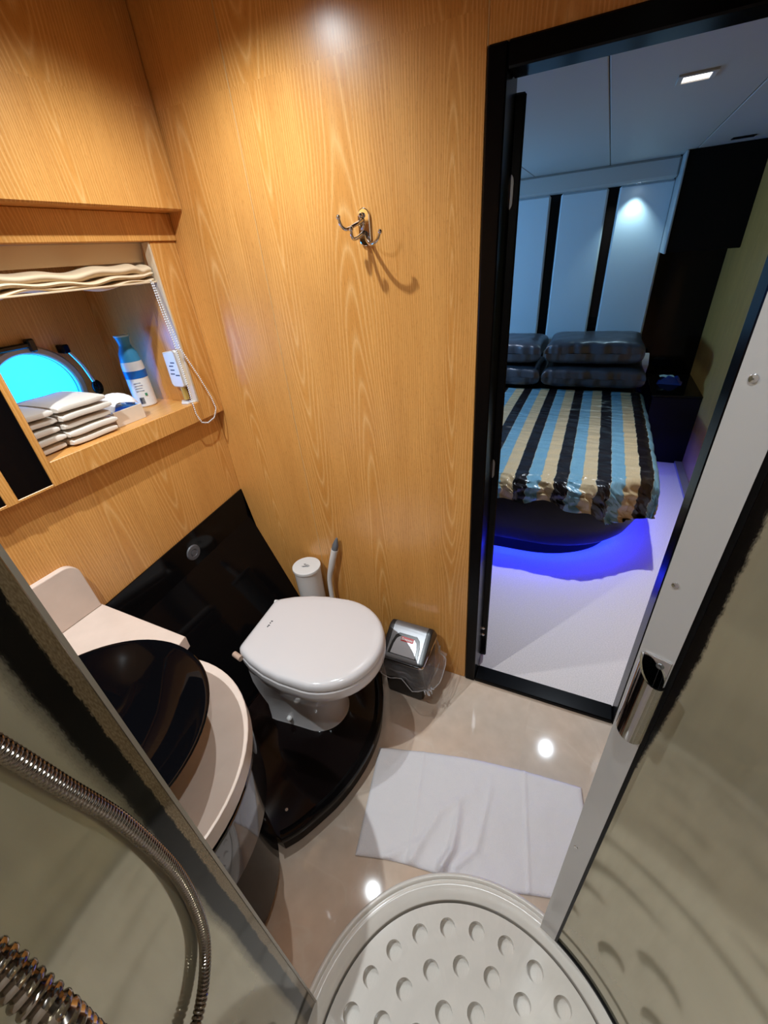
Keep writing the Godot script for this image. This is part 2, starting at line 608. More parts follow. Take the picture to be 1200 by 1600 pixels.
# ------------------------------------------------------------------ hull side
func left_side():
	var cab := thing("overhead_cabinet", "oak overhead cabinet along the hull side above the window niche", "cabinet")
	part("front", bx(Vector3(-1.5, 1.597, ZW + 0.0005), Vector3(-1.079, 1.999, 0.549), 0.004), M.wood, cab)
	part("fascia", bx(Vector3(-1.15, 1.5322, ZW + 0.0005), Vector3(-1.134, 1.5965, 0.549), 0.0015), M.wood, cab)
	part("bottom", bx(Vector3(-1.49, 1.5322, ZW + 0.0005), Vector3(-1.1505, 1.5965, 0.549), 0.0), M.wood, cab)
	var w := struct("wall_left", "oak hull-side wall with the window niche")
	# face of the niche
	part("stile", bx(Vector3(-1.16, 1.031, ZW + 0.0005), Vector3(-1.14, 1.5318, -0.968), 0.0015), M.wood, w)
	part("rail", bx(Vector3(-1.16, 1.031, -0.968), Vector3(-1.14, 1.0905, -0.487), 0.0015), M.wood, w)
	part("stile", bx(Vector3(-1.16, 1.031, -0.487), Vector3(-1.14, 1.5318, -0.472), 0.0015), M.wood, w)
	part("stile", bx(Vector3(-1.16, 1.031, -0.392), Vector3(-1.14, 1.5318, -0.368), 0.0015), M.wood, w)
	part("rail", bx(Vector3(-1.162, 1.031, -0.472), Vector3(-1.1425, 1.0375, 0.549), 0.001), M.wood, w)
	part("edge_band", bx(Vector3(-1.166, 1.0907, -0.9682), Vector3(-1.1405, 1.5316, -0.962), 0.001), mat(Color(0.85, 0.77, 0.66), 0.3), w)
	# inside of the niche
	part("niche_floor", bx(Vector3(-1.53, 1.06, -0.97), Vector3(-1.1605, 1.09, -0.40), 0.0), M.wood, w)
	part("niche_end", bx(Vector3(-1.53, 1.09, -1.0), Vector3(-1.1605, 1.5318, -0.968), 0.0), M.wood, w)
	part("niche_end", bx(Vector3(-1.53, 1.09, -0.44), Vector3(-1.1605, 1.5318, -0.42), 0.0), M.wood, w)
	# niche back with a round opening for the porthole
	var nb := MB.new()
	var pc := Vector2(-0.705, 1.17)          # z, y
	var seg := 48
	for i in seg:
		var a0 := TAU * i / seg
		var a1 := TAU * (i + 1) / seg
		var q := []
		for a in [a0, a1]:
			var d := Vector2(cos(a), sin(a))
			var t := 9.0
			if d.x > 0.0001: t = minf(t, (-0.42 - pc.x) / d.x)
			if d.x < -0.0001: t = minf(t, (-0.99 - pc.x) / d.x)
			if d.y > 0.0001: t = minf(t, (1.54 - pc.y) / d.y)
			if d.y < -0.0001: t = minf(t, (1.03 - pc.y) / d.y)
			q.append([pc + d * 0.132, pc + d * t])
		nb.quad(Vector3(-1.5, q[0][0].y, q[0][0].x), Vector3(-1.5, q[0][1].y, q[0][1].x), Vector3(-1.5, q[1][1].y, q[1][1].x), Vector3(-1.5, q[1][0].y, q[1][0].x))
		nb.quad(Vector3(-1.53, q[0][0].y, q[0][0].x), Vector3(-1.5, q[0][0].y, q[0][0].x), Vector3(-1.5, q[1][0].y, q[1][0].x), Vector3(-1.53, q[1][0].y, q[1][0].x))
	part("niche_back", nb, M.wood, w)
	part("lower_panel", bx(Vector3(-1.2, 0.0, ZW + 0.0005), Vector3(-1.172, 1.0312, 0.549), 0.001), M.wood, w)
	part("hull_plate", bx(Vector3(-1.62, -0.05, ZW - 0.05), Vector3(-1.58, 2.05, 0.6), 0.0), M.black_soft, w)
	# black glass strips set into the face
	for z in [[-0.472, -0.392, "narrow black glass panel in the oak face beside the towel niche"], [-0.368, 0.3, "wide black glass panel in the oak face past the narrow one"]]:
		var g := part("glass_panel", bx(Vector3(-1.16, 1.0378, z[0] + 0.0006), Vector3(-1.1435, 1.5315, z[1] - 0.0006), 0.001), M.black, self)
		tag(g, z[2], "panel")
	# porthole
	var p := struct("window_1", "round porthole with bright cyan water light")
	var rim := MB.new()
	rim.xf = Transform3D(Basis(Vector3.FORWARD, -PI / 2), Vector3(-1.5, pc.y, pc.x))
	rim.xf.basis = Basis(Vector3(0, 0, 1), Vector3(1, 0, 0), Vector3(0, 1, 0))
	rim.lathe([Vector2(0.118, -0.02), Vector2(0.118, 0.012), Vector2(0.122, 0.016), Vector2(0.135, 0.016), Vector2(0.141, 0.01), Vector2(0.142, 0.0)], 64)
	part("rim", rim, mat(Color(0.74, 0.66, 0.58), 0.3), p)
	var seal := MB.new()
	seal.xf = rim.xf
	seal.lathe([Vector2(0.116, -0.016), Vector2(0.116, -0.004), Vector2(0.118, -0.002)], 64)
	part("seal", seal, M.chrome, p)
	var pane := MB.new()
	pane.xf = rim.xf
	pane.lathe([Vector2(0.0005, -0.012), Vector2(0.06, -0.012), Vector2(0.1165, -0.012)], 64)
	part("window_pane", pane, glow(Color(0.06, 0.54, 1.0), 13.0), p)
	var hg := MB.new()
	hg.box(Vector3(-1.5, pc.y + 0.132, pc.x - 0.03), Vector3(-1.478, pc.y + 0.147, pc.x + 0.12), 0.004)
	hg.box(Vector3(-1.5, pc.y + 0.12, pc.x - 0.045), Vector3(-1.474, pc.y + 0.156, pc.x - 0.025), 0.004)
	part("hinge", hg, mat(Color(0.2, 0.2, 0.21), 0.15, 0.6), p)
	var dog := MB.new()
	dog.tube([Vector3(-1.47, pc.y + 0.115, pc.x - 0.115), Vector3(-1.465, pc.y + 0.06, pc.x - 0.14), Vector3(-1.46, pc.y + 0.0, pc.x - 0.152)], 0.006, 10, 6)
	part("dog_lever", dog, M.chrome, p)
	var kn := MB.new()
	kn.ball(Vector3(-1.46, pc.y - 0.015, pc.x - 0.155), Vector3(0.014, 0.024, 0.017))
	part("dog_knob", kn, M.black, p)
	var hingeblock := MB.new()
	hingeblock.box(Vector3(-1.5, pc.y + 0.10, pc.x - 0.125), Vector3(-1.462, pc.y + 0.125, pc.x - 0.105), 0.003)
	part("dog_bracket", hingeblock, M.black, p)
	# slanted black hull lining behind the toilet
	var hp := thing("hull_lining", "black gloss lining panel sloping in behind the toilet below the oak wall", "panel")
	var A := PackedVector3Array()
	var B := PackedVector3Array()
	for zz in [ZW + 0.0008, -0.4385]:
		var yt: float = 0.712 - 0.105 * (zz - ZW)
		var ring := [Vector2(-1.1715, yt), Vector2(-1.166, yt), Vector2(-1.162, yt - 0.122), Vector2(-1.158, yt - 0.13), Vector2(-0.953, 0.064), Vector2(-1.1715, 0.064)]
		for q in ring:
			if zz < -0.5: A.append(Vector3(q.x, q.y, zz))
			else: B.append(Vector3(q.x, q.y, zz))
	var hm := MB.new()
	hm.loft([A, B])
	part("sheet", hm, M.black, hp, 12.0)
	var fb := MB.new()
	fb.xf = Transform3D(Basis(Vector3(0, 0, 1), Vector3(1, 0, 0), Vector3(0, 1, 0)), Vector3(-1.1645, 0.611, -0.765))
	fb.lathe([Vector2(0.0005, 0.004), Vector2(0.010, 0.004), Vector2(0.012, 0.002), Vector2(0.014, 0.0045), Vector2(0.026, 0.004), Vector2(0.029, 0.0)], 32)
	var fbo := part("flush_button", fb, mat(Color(0.34, 0.34, 0.36), 0.35), hp)
	fbo.set_meta("label", "grey round push button")
	hook()

func hook():
	var h := thing("robe_hook", "chrome triple robe hook on the oak wall", "hook")
	var pl := MB.new()
	pl.xf = Transform3D(Basis(Vector3.RIGHT, PI / 2), Vector3(-0.526, 1.509, ZW))
	var ring := PackedVector2Array()
	for i in 32:
		var a := TAU * i / 32
		ring.append(Vector2(cos(a) * 0.0155, sin(a) * 0.0155 + (0.022 if sin(a) > 0 else -0.022)))
	pl.prism(ring, 0.0, 0.006, 0.002)
	part("plate", pl, M.chrome, h)
	var bo := MB.new()
	bo.ball(Vector3(-0.529, 1.532, ZW + 0.010), Vector3(0.006, 0.006, 0.008), 12, 8)
	part("screw", bo, M.chrome, h)
	var arms := [
		[Vector3(-0.527, 1.523, ZW + 0.004), Vector3(-0.537, 1.515, ZW + 0.026), Vector3(-0.551, 1.507, ZW + 0.044), Vector3(-0.560, 1.515, ZW + 0.053), Vector3(-0.564, 1.531, ZW + 0.055)],
		[Vector3(-0.528, 1.500, ZW + 0.004), Vector3(-0.531, 1.490, ZW + 0.030), Vector3(-0.533, 1.487, ZW + 0.050), Vector3(-0.532, 1.494, ZW + 0.059), Vector3(-0.531, 1.506, ZW + 0.061)],
		[Vector3(-0.523, 1.498, ZW + 0.004), Vector3(-0.512, 1.485, ZW + 0.026), Vector3(-0.494, 1.474, ZW + 0.043), Vector3(-0.474, 1.479, ZW + 0.053), Vector3(-0.463, 1.495, ZW + 0.055)]]
	for a in arms:
		var m := MB.new()
		m.tube(a, [0.0045, 0.004, 0.0038, 0.0036, 0.0034], 12, 6)
		var o := part("arm", m, M.chrome, h)
		var t := MB.new()
		t.ball(a[4], Vector3.ONE * 0.0052, 12, 8)
		part("tip", t, M.chrome, o)

# ------------------------------------------------------------------ things in and at the niche
func niche_things():
	# roman blind pulled up under the soffit
	var b := thing("roman_blind", "beige roman blind gathered up at the top of the niche", "blind")
	var head := MB.new()
	head.grid(40, 4, func(u: float, v: float):
		var z := lerpf(-0.965, -0.49, u)
		return Vector3(-1.172 - 0.012 * v + 0.003 * sin(u * 19.0) * v, lerpf(1.531, 1.487, v), z))
	part("header", head, M.beige_cloth, b)
	for k in 3:
		var fo := MB.new()
		var kk := k
		fo.grid(60, 14, func(u: float, v: float):
			var z := lerpf(-0.958, -0.49, u)
			var an: float = PI * v
			var sag := 0.004 * sin(u * 9.0 + kk) + 0.003 * sin(u * 23.0 + kk * 2.0) - 0.008 * exp(-pow((u - 0.06) / 0.03, 2.0)) * (1.0 if kk == 0 else 0.2)
			var rad: float = [0.014, 0.008, 0.007][kk]
			var yc: float = [1.468, 1.452, 1.442][kk] + sag
			var xo: float = [0.042, 0.044, 0.04][kk]
			return Vector3(-1.195 + xo * sin(an) , yc + rad * cos(an), z))
		part("fold", fo, M.beige_cloth, b)
	var rail := bx(Vector3(-1.166, 1.435, -0.962), Vector3(-1.152, 1.4395, -0.49), 0.001)
	part("bottom_rail", rail, M.beige_cloth, b)
	# bead chain: up strand, loop, down strand
	var xc := -1.131
	var path := [Vector3(-1.150, 1.44, -0.941), Vector3(-1.14, 1.36, -0.937), Vector3(xc, 1.30, -0.934), Vector3(xc, 1.255, -0.936), Vector3(xc, 1.176, -0.936), Vector3(xc, 1.107, -0.933), Vector3(xc, 1.060, -0.933), Vector3(xc, 1.028, -0.945), Vector3(xc, 1.019, -0.968), Vector3(xc, 1.026, -1.0), Vector3(xc, 1.052, -1.019), Vector3(xc, 1.094, -1.012), Vector3(xc, 1.163, -0.989), Vector3(xc, 1.217, -0.968), Vector3(xc, 1.262, -0.950), Vector3(-1.14, 1.36, -0.945), Vector3(-1.150, 1.44, -0.946)]
	var cur := Curve3D.new()
	for i in path.size():
		var t: Vector3 = (path[mini(i + 1, path.size() - 1)] - path[maxi(i - 1, 0)]) / 6.0
		cur.add_point(path[i], -t, t)
	var beads := MB.new()
	var len := cur.get_baked_length()
	var nb := int(len / 0.0062)
	for i in nb:
		beads.ball(cur.sample_baked(len * i / nb), Vector3.ONE * 0.0025, 7, 5)
	beads.tube(path, 0.0007, 5, 6)
	part("bead_chain", beads, M.plastic, b, 80.0)
	# towels: two stacks of five
	var words := ["topmost", "second from the top", "in the middle", "second from the bottom", "bottom one"]
	for s in 2:
		for k in 5:
			var y0 := 1.0902 + (4 - k) * 0.0213
			var lab: String
			if s == 0: lab = "folded white hand towel, %s of the stack beside the tissue box" % words[k]
			else: lab = "folded white hand towel, %s of the stack next to the black glass" % words[k]
			var t := thing("hand_towel", lab, "towel", "white hand towels stacked in the niche")
			var jit := 0.004 * sin(k * 2.3 + s * 1.7)
			var xf0 := (-1.172 if s == 0 else -1.184) + jit
			var z0 := (-0.702 if s == 0 else -0.566) + 0.004 * cos(k * 3.1 + s)
			var z1 := (-0.572 if s == 0 else -0.445)
			var m := MB.new()
			var rings := []
			var th := 0.0209
			for zi in 11:
				var zz := lerpf(z0, z1, zi / 10.0)
				var pinch := 1.0 - 0.3 * pow(absf(zi / 5.0 - 1.0), 8.0)
				var ring := PackedVector3Array()
				for i in 28:
					var a := TAU * i / 28
					# a flat slab whose room side is a soft round fold
					var cx := clampf(cos(a) * 8.0, -7.0, 7.0) / 7.0 * 0.0895 + cos(a) * 0.0105
					var sy: float = signf(sin(a)) * pow(absf(sin(a)), 0.7)
					ring.append(Vector3(xf0 - 0.10 + cx, y0 + th * 0.5 + sy * th * 0.5 * pinch + 0.0006 * sin(zz * 60.0 + k), zz))
				rings.append(ring)
			m.loft(rings)
			part("fold", m, mat(Color(0.86, 0.82, 0.77), 0.85), t, 60.0)
	# tissue box
	var tb := thing("tissue_box", "small cream tissue box with a blue and white tissue", "box")
	var card := mat(Color(0.87, 0.81, 0.74), 0.5)
	part("front", bx(Vector3(-1.196, 1.0902, -0.805), Vector3(-1.192, 1.133, -0.712), 0.0008), card, tb)
	part("back", bx(Vector3(-1.284, 1.0902, -0.805), Vector3(-1.28, 1.128, -0.712), 0.0008), card, tb)
	part("side", bx(Vector3(-1.28, 1.0902, -0.805), Vector3(-1.196, 1.130, -0.801), 0.0008), card, tb)
	part("side", bx(Vector3(-1.28, 1.0902, -0.716), Vector3(-1.196, 1.130, -0.712), 0.0008), card, tb)
	part("lining", bx(Vector3(-1.279, 1.0902, -0.80), Vector3(-1.197, 1.122, -0.717), 0.001), mat(Color(0.2, 0.5, 0.75), 0.4), tb)
	var ti := MB.new()
	ti.grid(16, 16, func(u: float, v: float):
		var p := Vector3(-1.275 + 0.075 * u, 1.124 + 0.045 * pow(sin(PI * clampf(v * 0.9 + 0.05, 0, 1)), 0.8) * (0.6 + 0.4 * sin(u * 2.6 + 0.4)), -0.80 + 0.08 * v)
		return p + Vector3(0.01 * sin(v * 7.0), 0.006 * sin(u * 9.0 + v * 5.0), 0.008 * sin(u * 6.0)))
	part("tissue", ti, M.cloth, tb, 25.0)
	# spray bottle
	var sb := thing("air_freshener_bottle", "white and blue aerosol bottle standing in the niche corner", "bottle", "", Vector3(-1.312, 1.09, -0.905))
	var body := MB.new()
	body.lathe([Vector2(0.0005, 0.0005), Vector2(0.030, 0.0005), Vector2(0.033, 0.004), Vector2(0.033, 0.06), Vector2(0.0325, 0.09)], 32)
	part("body", body, M.plastic, sb)
	var band := MB.new()
	band.lathe([Vector2(0.0325, 0.09), Vector2(0.0332, 0.0905), Vector2(0.0332, 0.113), Vector2(0.0325, 0.1135)], 32)
	part("band", band, mat(Color(0.05, 0.36, 0.66), 0.35), sb)
	var sh := MB.new()
	sh.lathe([Vector2(0.0325, 0.1135), Vector2(0.032, 0.128), Vector2(0.030, 0.14)], 32)
	part("shoulder", sh, M.plastic, sb)
	var ne := MB.new()
	ne.lathe([Vector2(0.030, 0.14), Vector2(0.026, 0.165), Vector2(0.018, 0.182), Vector2(0.0165, 0.19), Vector2(0.019, 0.205), Vector2(0.0215, 0.212)], 32)
	part("neck", ne, mat(Color(0.22, 0.56, 0.74), 0.35), sb)
	var cp := MB.new()
	cp.lathe([Vector2(0.0215, 0.212), Vector2(0.0222, 0.214), Vector2(0.0215, 0.2165), Vector2(0.0005, 0.2165)], 32)
	part("cap_top", cp, mat(Color(0.66, 0.8, 0.86), 0.4), sb)
	var code := mat(Color(0.1, 0.12, 0.2), 0.5)
	var ca := deg_to_rad(50.0)
	var lb := Node3D.new()
	lb.name = "label_print"
	sb.add_child(lb)
	lb.rotation.y = ca
	for i in 6:
		part("code_bar", bx(Vector3(-0.012 + i * 0.0023, 0.012, 0.0322), Vector3(-0.0108 + i * 0.0023 + 0.0004 * (i % 2), 0.032, 0.0336), 0.0), code, lb)
	for i in 4:
		part("text_line", bx(Vector3(-0.014, 0.052 + i * 0.008, 0.0310), Vector3(0.010 - 0.003 * (i % 2), 0.0538 + i * 0.008, 0.0334), 0.0), mat(Color(0.55, 0.58, 0.64), 0.5), lb)
	part("mark", bx(Vector3(0.008, 0.036, 0.029), Vector3(0.0145, 0.044, 0.0328), 0.0), mat(Color(0.2, 0.5, 0.35), 0.5), lb)
	# plug-in dispenser on the end wall
	var dp := thing("scent_dispenser", "white scent dispenser fixed to the niche end wall", "dispenser")
	var db := MB.new()
	var poly := PackedVector2Array()
	for q in [Vector2(-0.026, -0.05), Vector2(0.018, -0.056), Vector2(0.026, -0.05), Vector2(0.026, 0.05), Vector2(0.018, 0.056), Vector2(-0.02, 0.056), Vector2(-0.028, 0.046)]: poly.append(q)
	db.xf = Transform3D(Basis(Vector3(1, 0, 0), Vector3(0, 0, 1), Vector3(0, -1, 0)), Vector3(-1.186, 1.197, -0.968))
	db.prism(poly, 0.0, 0.022, 0.004)
	part("housing", db, M.plastic, dp)
	for r in [[-0.012, 0.008, 0.010, 0.001], [-0.012, -0.004, -0.002, 0.001], [-0.016, -0.016, -0.006, 0.002], [-0.003, 0.018, 0.001, 0.010], [0.004, -0.02, 0.014, 0.002]]:
		part("print", bx(Vector3(-1.186 + r[0], 1.197 + r[1], -0.9463), Vector3(-1.186 + r[0] + 0.018, 1.197 + r[1] + 0.0035, -0.9457), 0.0), M.ink, dp)
	var vi := MB.new()
	vi.xf = Transform3D(Basis(), Vector3(-1.18, 1.1, -0.957))
	vi.lathe([Vector2(0.0005, 0.0), Vector2(0.0085, 0.0), Vector2(0.009, 0.002), Vector2(0.009, 0.042)], 20)
	part("vial", vi, mat(Color(0.72, 0.6, 0.32), 0.15), dp)
	var sa := MB.new()
	sa.prism(PackedVector2Array([Vector2(-1.212, -0.962), Vector2(-1.150, -0.962), Vector2(-1.158, -0.936), Vector2(-1.18, -0.932)]), 1.0903, 1.0945, 0.001)
	tag(part("paper_card", sa, M.plastic, self), "small white card lying below the scent dispenser", "card")

# ------------------------------------------------------------------ toilet corner
func toilet_corner():
	# raised black platform
	var pf := thing("platform", "black gloss curved platform under the toilet", "platform")
	var edge := [Vector2(-0.58, -1.0), Vector2(-0.545, -0.90), Vector2(-0.503, -0.821), Vector2(-0.470, -0.73), Vector2(-0.460, -0.637), Vector2(-0.468, -0.55), Vector2(-0.487, -0.475), Vector2(-0.510, -0.42), Vector2(-0.548, -0.347), Vector2(-0.58, -0.306)]
	var poly := PackedVector2Array()
	poly.append(Vector2(-0.95, ZW + 0.002)); poly.append(Vector2(-0.60, ZW + 0.002))
	for i in edge.size() - 1:
		for s in 5:
			poly.append(edge[i].cubic_interpolate(edge[i + 1], edge[maxi(i - 1, 0)], edge[mini(i + 2, edge.size() - 1)], s / 5.0))
	poly.append(edge[-1])
	poly.append(Vector2(-0.70, -0.311))
	poly.append(Vector2(-0.95, -0.311))
	var body := MB.new()
	body.prism(poly, 0.002, 0.062, 0.003)
	part("deck", body, M.brown_black, pf, 30.0)
	# raised lip along the free edge
	var lip := []
	var rings := []
	var free := poly.slice(1, poly.size() - 2)
	for i in free.size():
		var tg := (free[mini(i + 1, free.size() - 1)] - free[maxi(i - 1, 0)]).normalized()
		var nn := Vector2(tg.y, -tg.x)
		if nn.dot(Vector2(1, 0.3)) < 0: nn = -nn
		var ring := PackedVector3Array()
		for q in [Vector2(0.004, 0.05), Vector2(0.006, 0.054), Vector2(0.006, 0.068), Vector2(0.003, 0.072), Vector2(-0.012, 0.072), Vector2(-0.02, 0.064), Vector2(-0.026, 0.0615), Vector2(-0.02, 0.05)]:
			ring.append(Vector3(free[i].x + nn.x * q.x, q.y, free[i].y + nn.y * q.x))
		rings.append(ring)
	var lm := MB.new()
	lm.loft(rings)
	part("lip", lm, M.black, pf, 50.0)
	var sc := MB.new()
	sc.xf = Transform3D(Basis(), Vector3(-0.613, 0.0615, -0.375))
	sc.lathe([Vector2(0.005, 0.0), Vector2(0.0045, 0.0012), Vector2(0.0005, 0.0012)], 14)
	part("screw", sc, M.chrome, pf)
	toilet()
	# paper/brush holder
	var bh := thing("brush_holder", "tall white cylindrical holder with a flat lid behind the toilet", "brush holder", "", Vector3(-0.872, 0.0625, -0.995))
	var b := MB.new()
	b.lathe([Vector2(0.0005, 0.0), Vector2(0.045, 0.0), Vector2(0.047, 0.003), Vector2(0.0515, 0.375)], 40)
	part("body", b, M.plastic, bh)
	var l := MB.new()
	l.lathe([Vector2(0.0515, 0.375), Vector2(0.0545, 0.377), Vector2(0.0555, 0.382), Vector2(0.0545, 0.389), Vector2(0.052, 0.391), Vector2(0.0005, 0.391)], 40)
	part("lid", l, M.plastic, bh)
	var emb := MB.new()
	for k in 2:
		var pts := []
		for i in 9:
			var a := -2.2 + i * 0.55
			pts.append(Vector3(-0.008 + cos(a) * (0.009 - k * 0.004), 0.3915, 0.004 + sin(a) * (0.009 - k * 0.004)))
		emb.tube(pts, 0.0009, 5, 3)
	for k in 3:
		emb.tube([Vector3(0.004 + k * 0.005, 0.3915, -0.006 + k * 0.002), Vector3(0.002 + k * 0.005, 0.3915, 0.004), Vector3(-0.002 + k * 0.005, 0.3915, 0.012 - k * 0.002)], 0.0009, 5, 3)
	part("emblem", emb, M.ink, bh, 80.0)
	# brush with curved handle
	var br := thing("toilet_brush", "curved white handle with a grey tip leaning on the oak wall", "brush")
	var hm := MB.new()
	hm.tube([Vector3(-0.798, 0.075, -1.02), Vector3(-0.80, 0.20, -1.022), Vector3(-0.802, 0.30, -1.026), Vector3(-0.799, 0.38, -1.03), Vector3(-0.779, 0.455, -1.034), Vector3(-0.757, 0.528, -1.038)], [0.012, 0.010, 0.0095, 0.0105, 0.0125, 0.0135], 16, 8)
	part("handle", hm, M.plastic, br, 60.0)
	var tip := MB.new()
	tip.tube([Vector3(-0.757, 0.528, -1.038), Vector3(-0.751, 0.548, -1.039), Vector3(-0.744, 0.572, -1.040), Vector3(-0.741, 0.582, -1.040)], [0.0125, 0.0118, 0.006, 0.002], 16, 6)
	part("tip", tip, mat(Color(0.42, 0.43, 0.45), 0.35), br, 60.0)
	bin()
	floor_towel()

func toilet():
	var T := Transform3D(Basis(Vector3.UP, deg_to_rad(5.5)), Vector3(-0.866, 0.0, -0.690))
	var t := thing("toilet", "white ceramic toilet with closed lid on the black platform", "toilet", "", Vector3(-0.866, 0.0625, -0.690))
	t.rotation.y = deg_to_rad(5.5)
	var dy := -0.0625
	var outline := func(s: float, back: float, a_off := 0.0) -> PackedVector2Array:
		# D shape: narrow back edge, swelling sides, round front
		var p := PackedVector2Array()
		var cx := 0.257
		var R := 0.177 * s
		var side := [Vector2(0.0, 0.096), Vector2(0.003, 0.107), Vector2(0.011, 0.116), Vector2(0.024, 0.124), Vector2(0.06, 0.142), Vector2(0.12, 0.162), Vector2(0.18, 0.173)]
		for q in side: p.append(Vector2(cx + (q.x - back - cx) * s + a_off, q.y * s))
		for i in 25:
			var a := PI / 2 - PI * i / 24.0
			p.append(Vector2(cx + cos(a) * R * 1.03 + a_off, sin(a) * R))
		for i in side.size():
			var q: Vector2 = side[side.size() - 1 - i]
			p.append(Vector2(cx + (q.x - back - cx) * s + a_off, -q.y * s))
		return p
	var ringat := func(s: float, back: float, y: float, off := 0.0) -> PackedVector3Array:
		var r := PackedVector3Array()
		for q in outline.call(s, back, off): r.append(Vector3(q.x, y + dy, q.y))
		return r
	var seat := MB.new()
	seat.loft([ringat.call(0.945, 0.0, 0.3765), ringat.call(0.975, 0.0, 0.379), ringat.call(0.997, 0.0, 0.390), ringat.call(1.006, 0.0, 0.405), ringat.call(1.004, 0.0, 0.4185), ringat.call(0.985, 0.0, 0.4225)])
	part("seat", seat, M.ceramic, t, 35.0)
	var lid := MB.new()
	lid.loft([ringat.call(0.97, 0.0, 0.4262), ringat.call(0.995, 0.0, 0.4275), ringat.call(1.0, 0.0, 0.434), ringat.call(0.992, 0.0, 0.444), ringat.call(0.965, 0.0, 0.451), ringat.call(0.92, 0.0, 0.4545), ringat.call(0.8, 0.0, 0.456), ringat.call(0.4, 0.0, 0.4565)])
	var lo := part("lid", lid, M.ceramic, t, 60.0)
	var n := 0
	for z in [-0.012, -0.004, 0.006, 0.012]:
		part("print", bx(Vector3(0.050, 0.4558 + dy, z), Vector3(0.056 - 0.002 * (n % 2), 0.4569 + dy, z + 0.004), 0.0), M.ink, lo)
		n += 1
	# bowl: from foot to rim
	var bowl := MB.new()
	var rings := []
	for k in [[0.0625, 0.095, 0.02, 0.275], [0.075, 0.093, 0.02, 0.272], [0.14, 0.090, 0.02, 0.268], [0.21, 0.098, 0.01, 0.285], [0.27, 0.122, 0.0, 0.325], [0.325, 0.146, 0.0, 0.375], [0.355, 0.158, 0.0, 0.405], [0.371, 0.162, 0.0, 0.413], [0.376, 0.160, 0.0, 0.411]]:
		var ring := PackedVector3Array()
		var hw: float = k[1]
		var fa: float = k[3] - hw
		var bw: float = minf(hw, 0.10)
		for q in [Vector2(k[2], bw), Vector2(k[2] + 0.02, bw + 0.002), Vector2(lerpf(k[2], fa, 0.5), lerpf(bw, hw, 0.75))]: ring.append(Vector3(q.x, k[0] + dy, q.y))
		for i in 25:
			var a := PI / 2 - PI * i / 24.0
			ring.append(Vector3(fa + cos(a) * hw, k[0] + dy, sin(a) * hw))
		for q in [Vector2(lerpf(k[2], fa, 0.5), -lerpf(bw, hw, 0.75)), Vector2(k[2] + 0.02, -bw - 0.002), Vector2(k[2], -bw)]: ring.append(Vector3(q.x, k[0] + dy, q.y))
		rings.append(ring)
	bowl.loft(rings)
	part("bowl", bowl, M.ceramic, t, 50.0)
	var cap := MB.new()
	cap.ball(Vector3(0.10, 0.10 + dy, 0.096), Vector3(0.010, 0.009, 0.010), 14, 8)
	part("bolt_cap", cap, M.plastic, t)
	var hin := MB.new()
	hin.tube([Vector3(-0.012, 0.425 + dy, 0.118), Vector3(0.02, 0.425 + dy, 0.128)], 0.009, 14, 3)
	var ho := part("hinge_pin", hin, mat(Color(0.78, 0.66, 0.58), 0.4), t)
	ho.set_meta("label", "beige hinge end")
	var hin2 := MB.new()
	hin2.tube([Vector3(-0.010, 0.425 + dy, -0.118), Vector3(0.02, 0.425 + dy, -0.124)], 0.009, 14, 3)
	part("hinge_pin", hin2, M.plastic, t)

